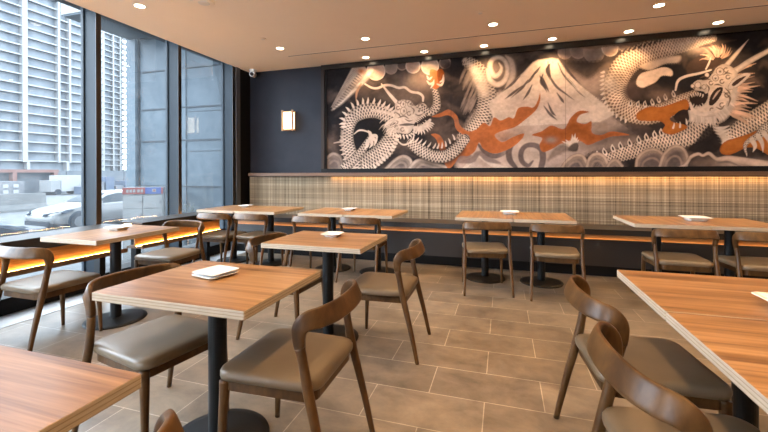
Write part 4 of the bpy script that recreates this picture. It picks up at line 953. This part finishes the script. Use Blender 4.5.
# ------------------------------------------------------------------ cars (nose towards -y, local x is across)
def car(label, loc, rz, body, group):
    t = thing('car', label, 'car', loc, rz, group)
    hw = 0.92
    low = [(-2.34, 0.34), (-2.36, 0.55), (-2.28, 0.70), (-2.0, 0.82), (-1.35, 0.94), (-1.15, 0.97), (0.2, 1.0), (1.6, 1.04), (2.2, 1.02), (2.34, 0.85), (2.36, 0.5), (2.28, 0.32), (1.75, 0.26), (-1.75, 0.26)]
    # body shell: the outline lofted across with narrowing flanks
    bm = bmesh.new(); rings = []
    for x, k in ((-hw, 0.93), (-hw*0.985, 0.975), (-hw*0.9, 1.0), (0, 1.015), (hw*0.9, 1.0), (hw*0.985, 0.975), (hw, 0.93)):
        rings.append([(x, y*(k if abs(y) > 1.7 else 1.0), 0.26+(z-0.26)*(k if z > 0.8 else 1.0)) for y, z in low])
    loft(bm, rings); link('body_shell', bm, body, t, bevel=(0.03, 2), smooth=True)
    top = [(-1.22, 0.95), (-0.35, 1.36), (0.05, 1.44), (0.6, 1.45), (1.1, 1.39), (1.75, 1.20), (2.15, 1.03)]
    bm = bmesh.new(); rings = []
    for x, k in ((-0.86, 0.0), (-0.70, 0.90), (-0.58, 1.0), (0, 1.03), (0.58, 1.0), (0.70, 0.90), (0.86, 0.0)):
        rings.append([(x, y*(0.98 if k else 1), 0.96+(z-0.96)*k if k else 0.955) for y, z in top] + [(x, 2.1, 0.93), (x, -1.2, 0.93)])
    loft(bm, rings); link('cabin_roof', bm, body, t, smooth=True)
    for s in (-1, 1):
        bm = bmesh.new()
        f = lambda y, z: (s*(0.872-0.19*(z-0.96)/0.48), y, z)
        P = [(-0.92, 1.0), (-0.30, 1.29), (0.1, 1.36), (0.6, 1.36), (1.05, 1.30), (1.62, 1.08), (1.2, 1.02)]
        loft(bm, [[f(y, z) for y, z in P], [(p[0]-s*0.02, p[1], p[2]) for p in [f(y, z) for y, z in P]]]); link('side_window', bm, M['car_glass'], t)
        bm = bmesh.new(); box(bm, s*0.93-0.08, s*0.93+0.08, -0.80, -0.64, 0.98, 1.08); link('mirror', bm, body, t, bevel=(0.03, 2))
        bm = bmesh.new(); loft(bm, [[(s*0.50, -2.43, 0.60), (s*0.90, -2.30, 0.63), (s*0.985, -1.95, 0.70), (s*0.985, -1.62, 0.82), (s*0.93, -1.80, 0.83), (s*0.84, -2.20, 0.76), (s*0.50, -2.40, 0.69)], [(s*0.50, -2.2, 0.60), (s*0.80, -2.1, 0.63), (s*0.86, -1.90, 0.70), (s*0.86, -1.62, 0.80), (s*0.83, -1.76, 0.80), (s*0.76, -2.05, 0.74), (s*0.50, -2.2, 0.68)]]); link('headlight', bm, M['headlight'], t)
        for y in (-1.42, 1.42):
            w = s*0.84
            bm = bmesh.new(); cyl(bm, (w-0.10, y, 0.34), (w+0.105, y, 0.34), 0.34, n=28); wh = link('wheel', bm, M['car_dark'], t)
            bm = bmesh.new(); cyl(bm, (w+s*0.104, y, 0.34), (w+s*0.115, y, 0.34), 0.21, n=10); link('rim', bm, M['rim'], wh)
            bm = bmesh.new(); cyl(bm, (s*0.86, y, 0.36), (s*0.927, y, 0.36), 0.40, n=28); link('wheel_arch', bm, M['car_black'], t)
    bm = bmesh.new(); loft(bm, [[(-0.72, -1.02, 1.035), (0.72, -1.02, 1.035), (0.58, -0.34, 1.355), (-0.58, -0.34, 1.355)], [(-0.72, -1.05, 1.055), (0.72, -1.05, 1.055), (0.58, -0.37, 1.385), (-0.58, -0.37, 1.385)]]); link('windscreen', bm, M['car_glass'], t)
    bm = bmesh.new(); box(bm, -0.80, 0.80, -2.385, -2.25, 0.24, 0.40); link('lower_grille', bm, M['car_dark'], t, bevel=(0.03, 2))
    link('sill_trim', bx(-0.90, 0.90, -1.75, 2.25, 0.17, 0.27), M['car_dark'], t)
    return t
car('white car parked in the street, its nose pointing left behind the first mullion', (-16.4, 12.1, GZ0), R(-6), M['car_white'], 'cars in the street')
car('dark blue car of which only a corner shows at the far left edge', (-13.7, 4.98, GZ0), R(170), M['car_black'], 'cars in the street')
# street works beyond
bm = bmesh.new(); loft(bm, [[(-0.36, y, 0), (0.36, y, 0), (0.36, y, 0.12), (0.20, y, 0.40), (0.13, y, 1.02), (-0.13, y, 1.02), (-0.20, y, 0.40), (-0.36, y, 0.12)] for y in (-7.5, 5.6)])
o = link('concrete_barrier', bm, M['concrete'], bevel=(0.02, 1)); o.location = (-27, 10.6, GZ0); tag(o, 'long concrete road barrier behind the cars at left', 'barrier')
hd = thing('site_hoarding', 'blue-grey construction hoarding across the street', 'fence', (-48, 40, GZ0))
for k in range(10): link('panel', bx(-0.1, 0.1, -30+7*k, -23.1+7*k, 0, 2.5), M['hoarding'], hd)
ct = thing('storage_container', 'dark storage container with rows of white dots at the far left edge', 'container', (-46, 24.5, GZ0))
link('shell', bx(-1.2, 1.2, -6, 0.7, 0.15, 1.45), M['brick_dark'], ct)
for j in range(8):
    for q in range(2): link('white_panel', bx(1.2, 1.25, -5.8+0.8*j, -5.4+0.8*j, 0.30+0.55*q, 0.62+0.55*q), M['tower_white'], ct)
tk = thing('box_van', 'white box van standing at the construction site', 'van', (-44, 28.5, GZ0))
link('cargo_box', bx(-0.9, 0.9, -1.1, 1.4, 0.35, 2.0), M['tower_white'], tk); link('cab', bx(-0.85, 0.85, -2.0, -1.12, 0.35, 1.5), M['car_white'], tk, bevel=(0.2, 2))
for y in (-1.4, 0.8): bm = bmesh.new(); cyl(bm, (-0.92, y, 0.3), (0.92, y, 0.3), 0.3); link('wheel', bm, M['car_dark'], tk)
gy = thing('site_gantry', 'orange and white construction gantry in front of the hoarding', 'gantry', (-47.4, 34.2, GZ0))
link('beam', bx(-0.3, 0.3, -10, -4.5, 2.3, 2.62), M['orange_paint'], gy)
for y in (-8.5, -4.8): link('post', bx(-0.3, 0.3, y-0.18, y+0.18, 0, 2.3), M['orange_paint'], gy)
mp = thing('material_pile', 'low heap of building materials in front of the hoarding', 'pile', (-42, 31.0, GZ0))
for k in range(5): link('bundle', bx(-0.8, 0.8, -2.6+1.1*k, -1.7+1.1*k, 0, 0.8+0.5*((k*7) % 3)), M['brick_dark'] if k % 2 else M['tarp'], mp)

# ------------------------------------------------------------------ light
w = bpy.data.worlds.new('sky'); S.world = w; w.use_nodes = True; nt = w.node_tree
bg = nt.nodes['Background']; tc = nt.nodes.new('ShaderNodeTexCoord'); sp = nt.nodes.new('ShaderNodeSeparateXYZ'); nt.links.new(tc.outputs['Generated'], sp.inputs[0])
rp = nt.nodes.new('ShaderNodeValToRGB'); nt.links.new(sp.outputs['Z'], rp.inputs[0])
e = rp.color_ramp.elements; e[0].position = 0.0; e[0].color = (0.74, 0.84, 0.96, 1); e[1].position = 0.7; e[1].color = (0.86, 0.94, 1.0, 1)
nt.links.new(rp.outputs[0], bg.inputs['Color']); bg.inputs['Strength'].default_value = SKY

S.cycles.max_bounces = 8; S.cycles.diffuse_bounces = 5; S.cycles.glossy_bounces = 4; S.cycles.transparent_max_bounces = 10
S.cycles.sample_clamp_indirect = 6.0; S.cycles.caustics_reflective = False; S.cycles.caustics_refractive = False
vs = S.view_settings; vs.view_transform = 'Standard'; vs.look = 'None'; vs.exposure = EXPO; vs.gamma = 1.0; vs.use_curve_mapping = False
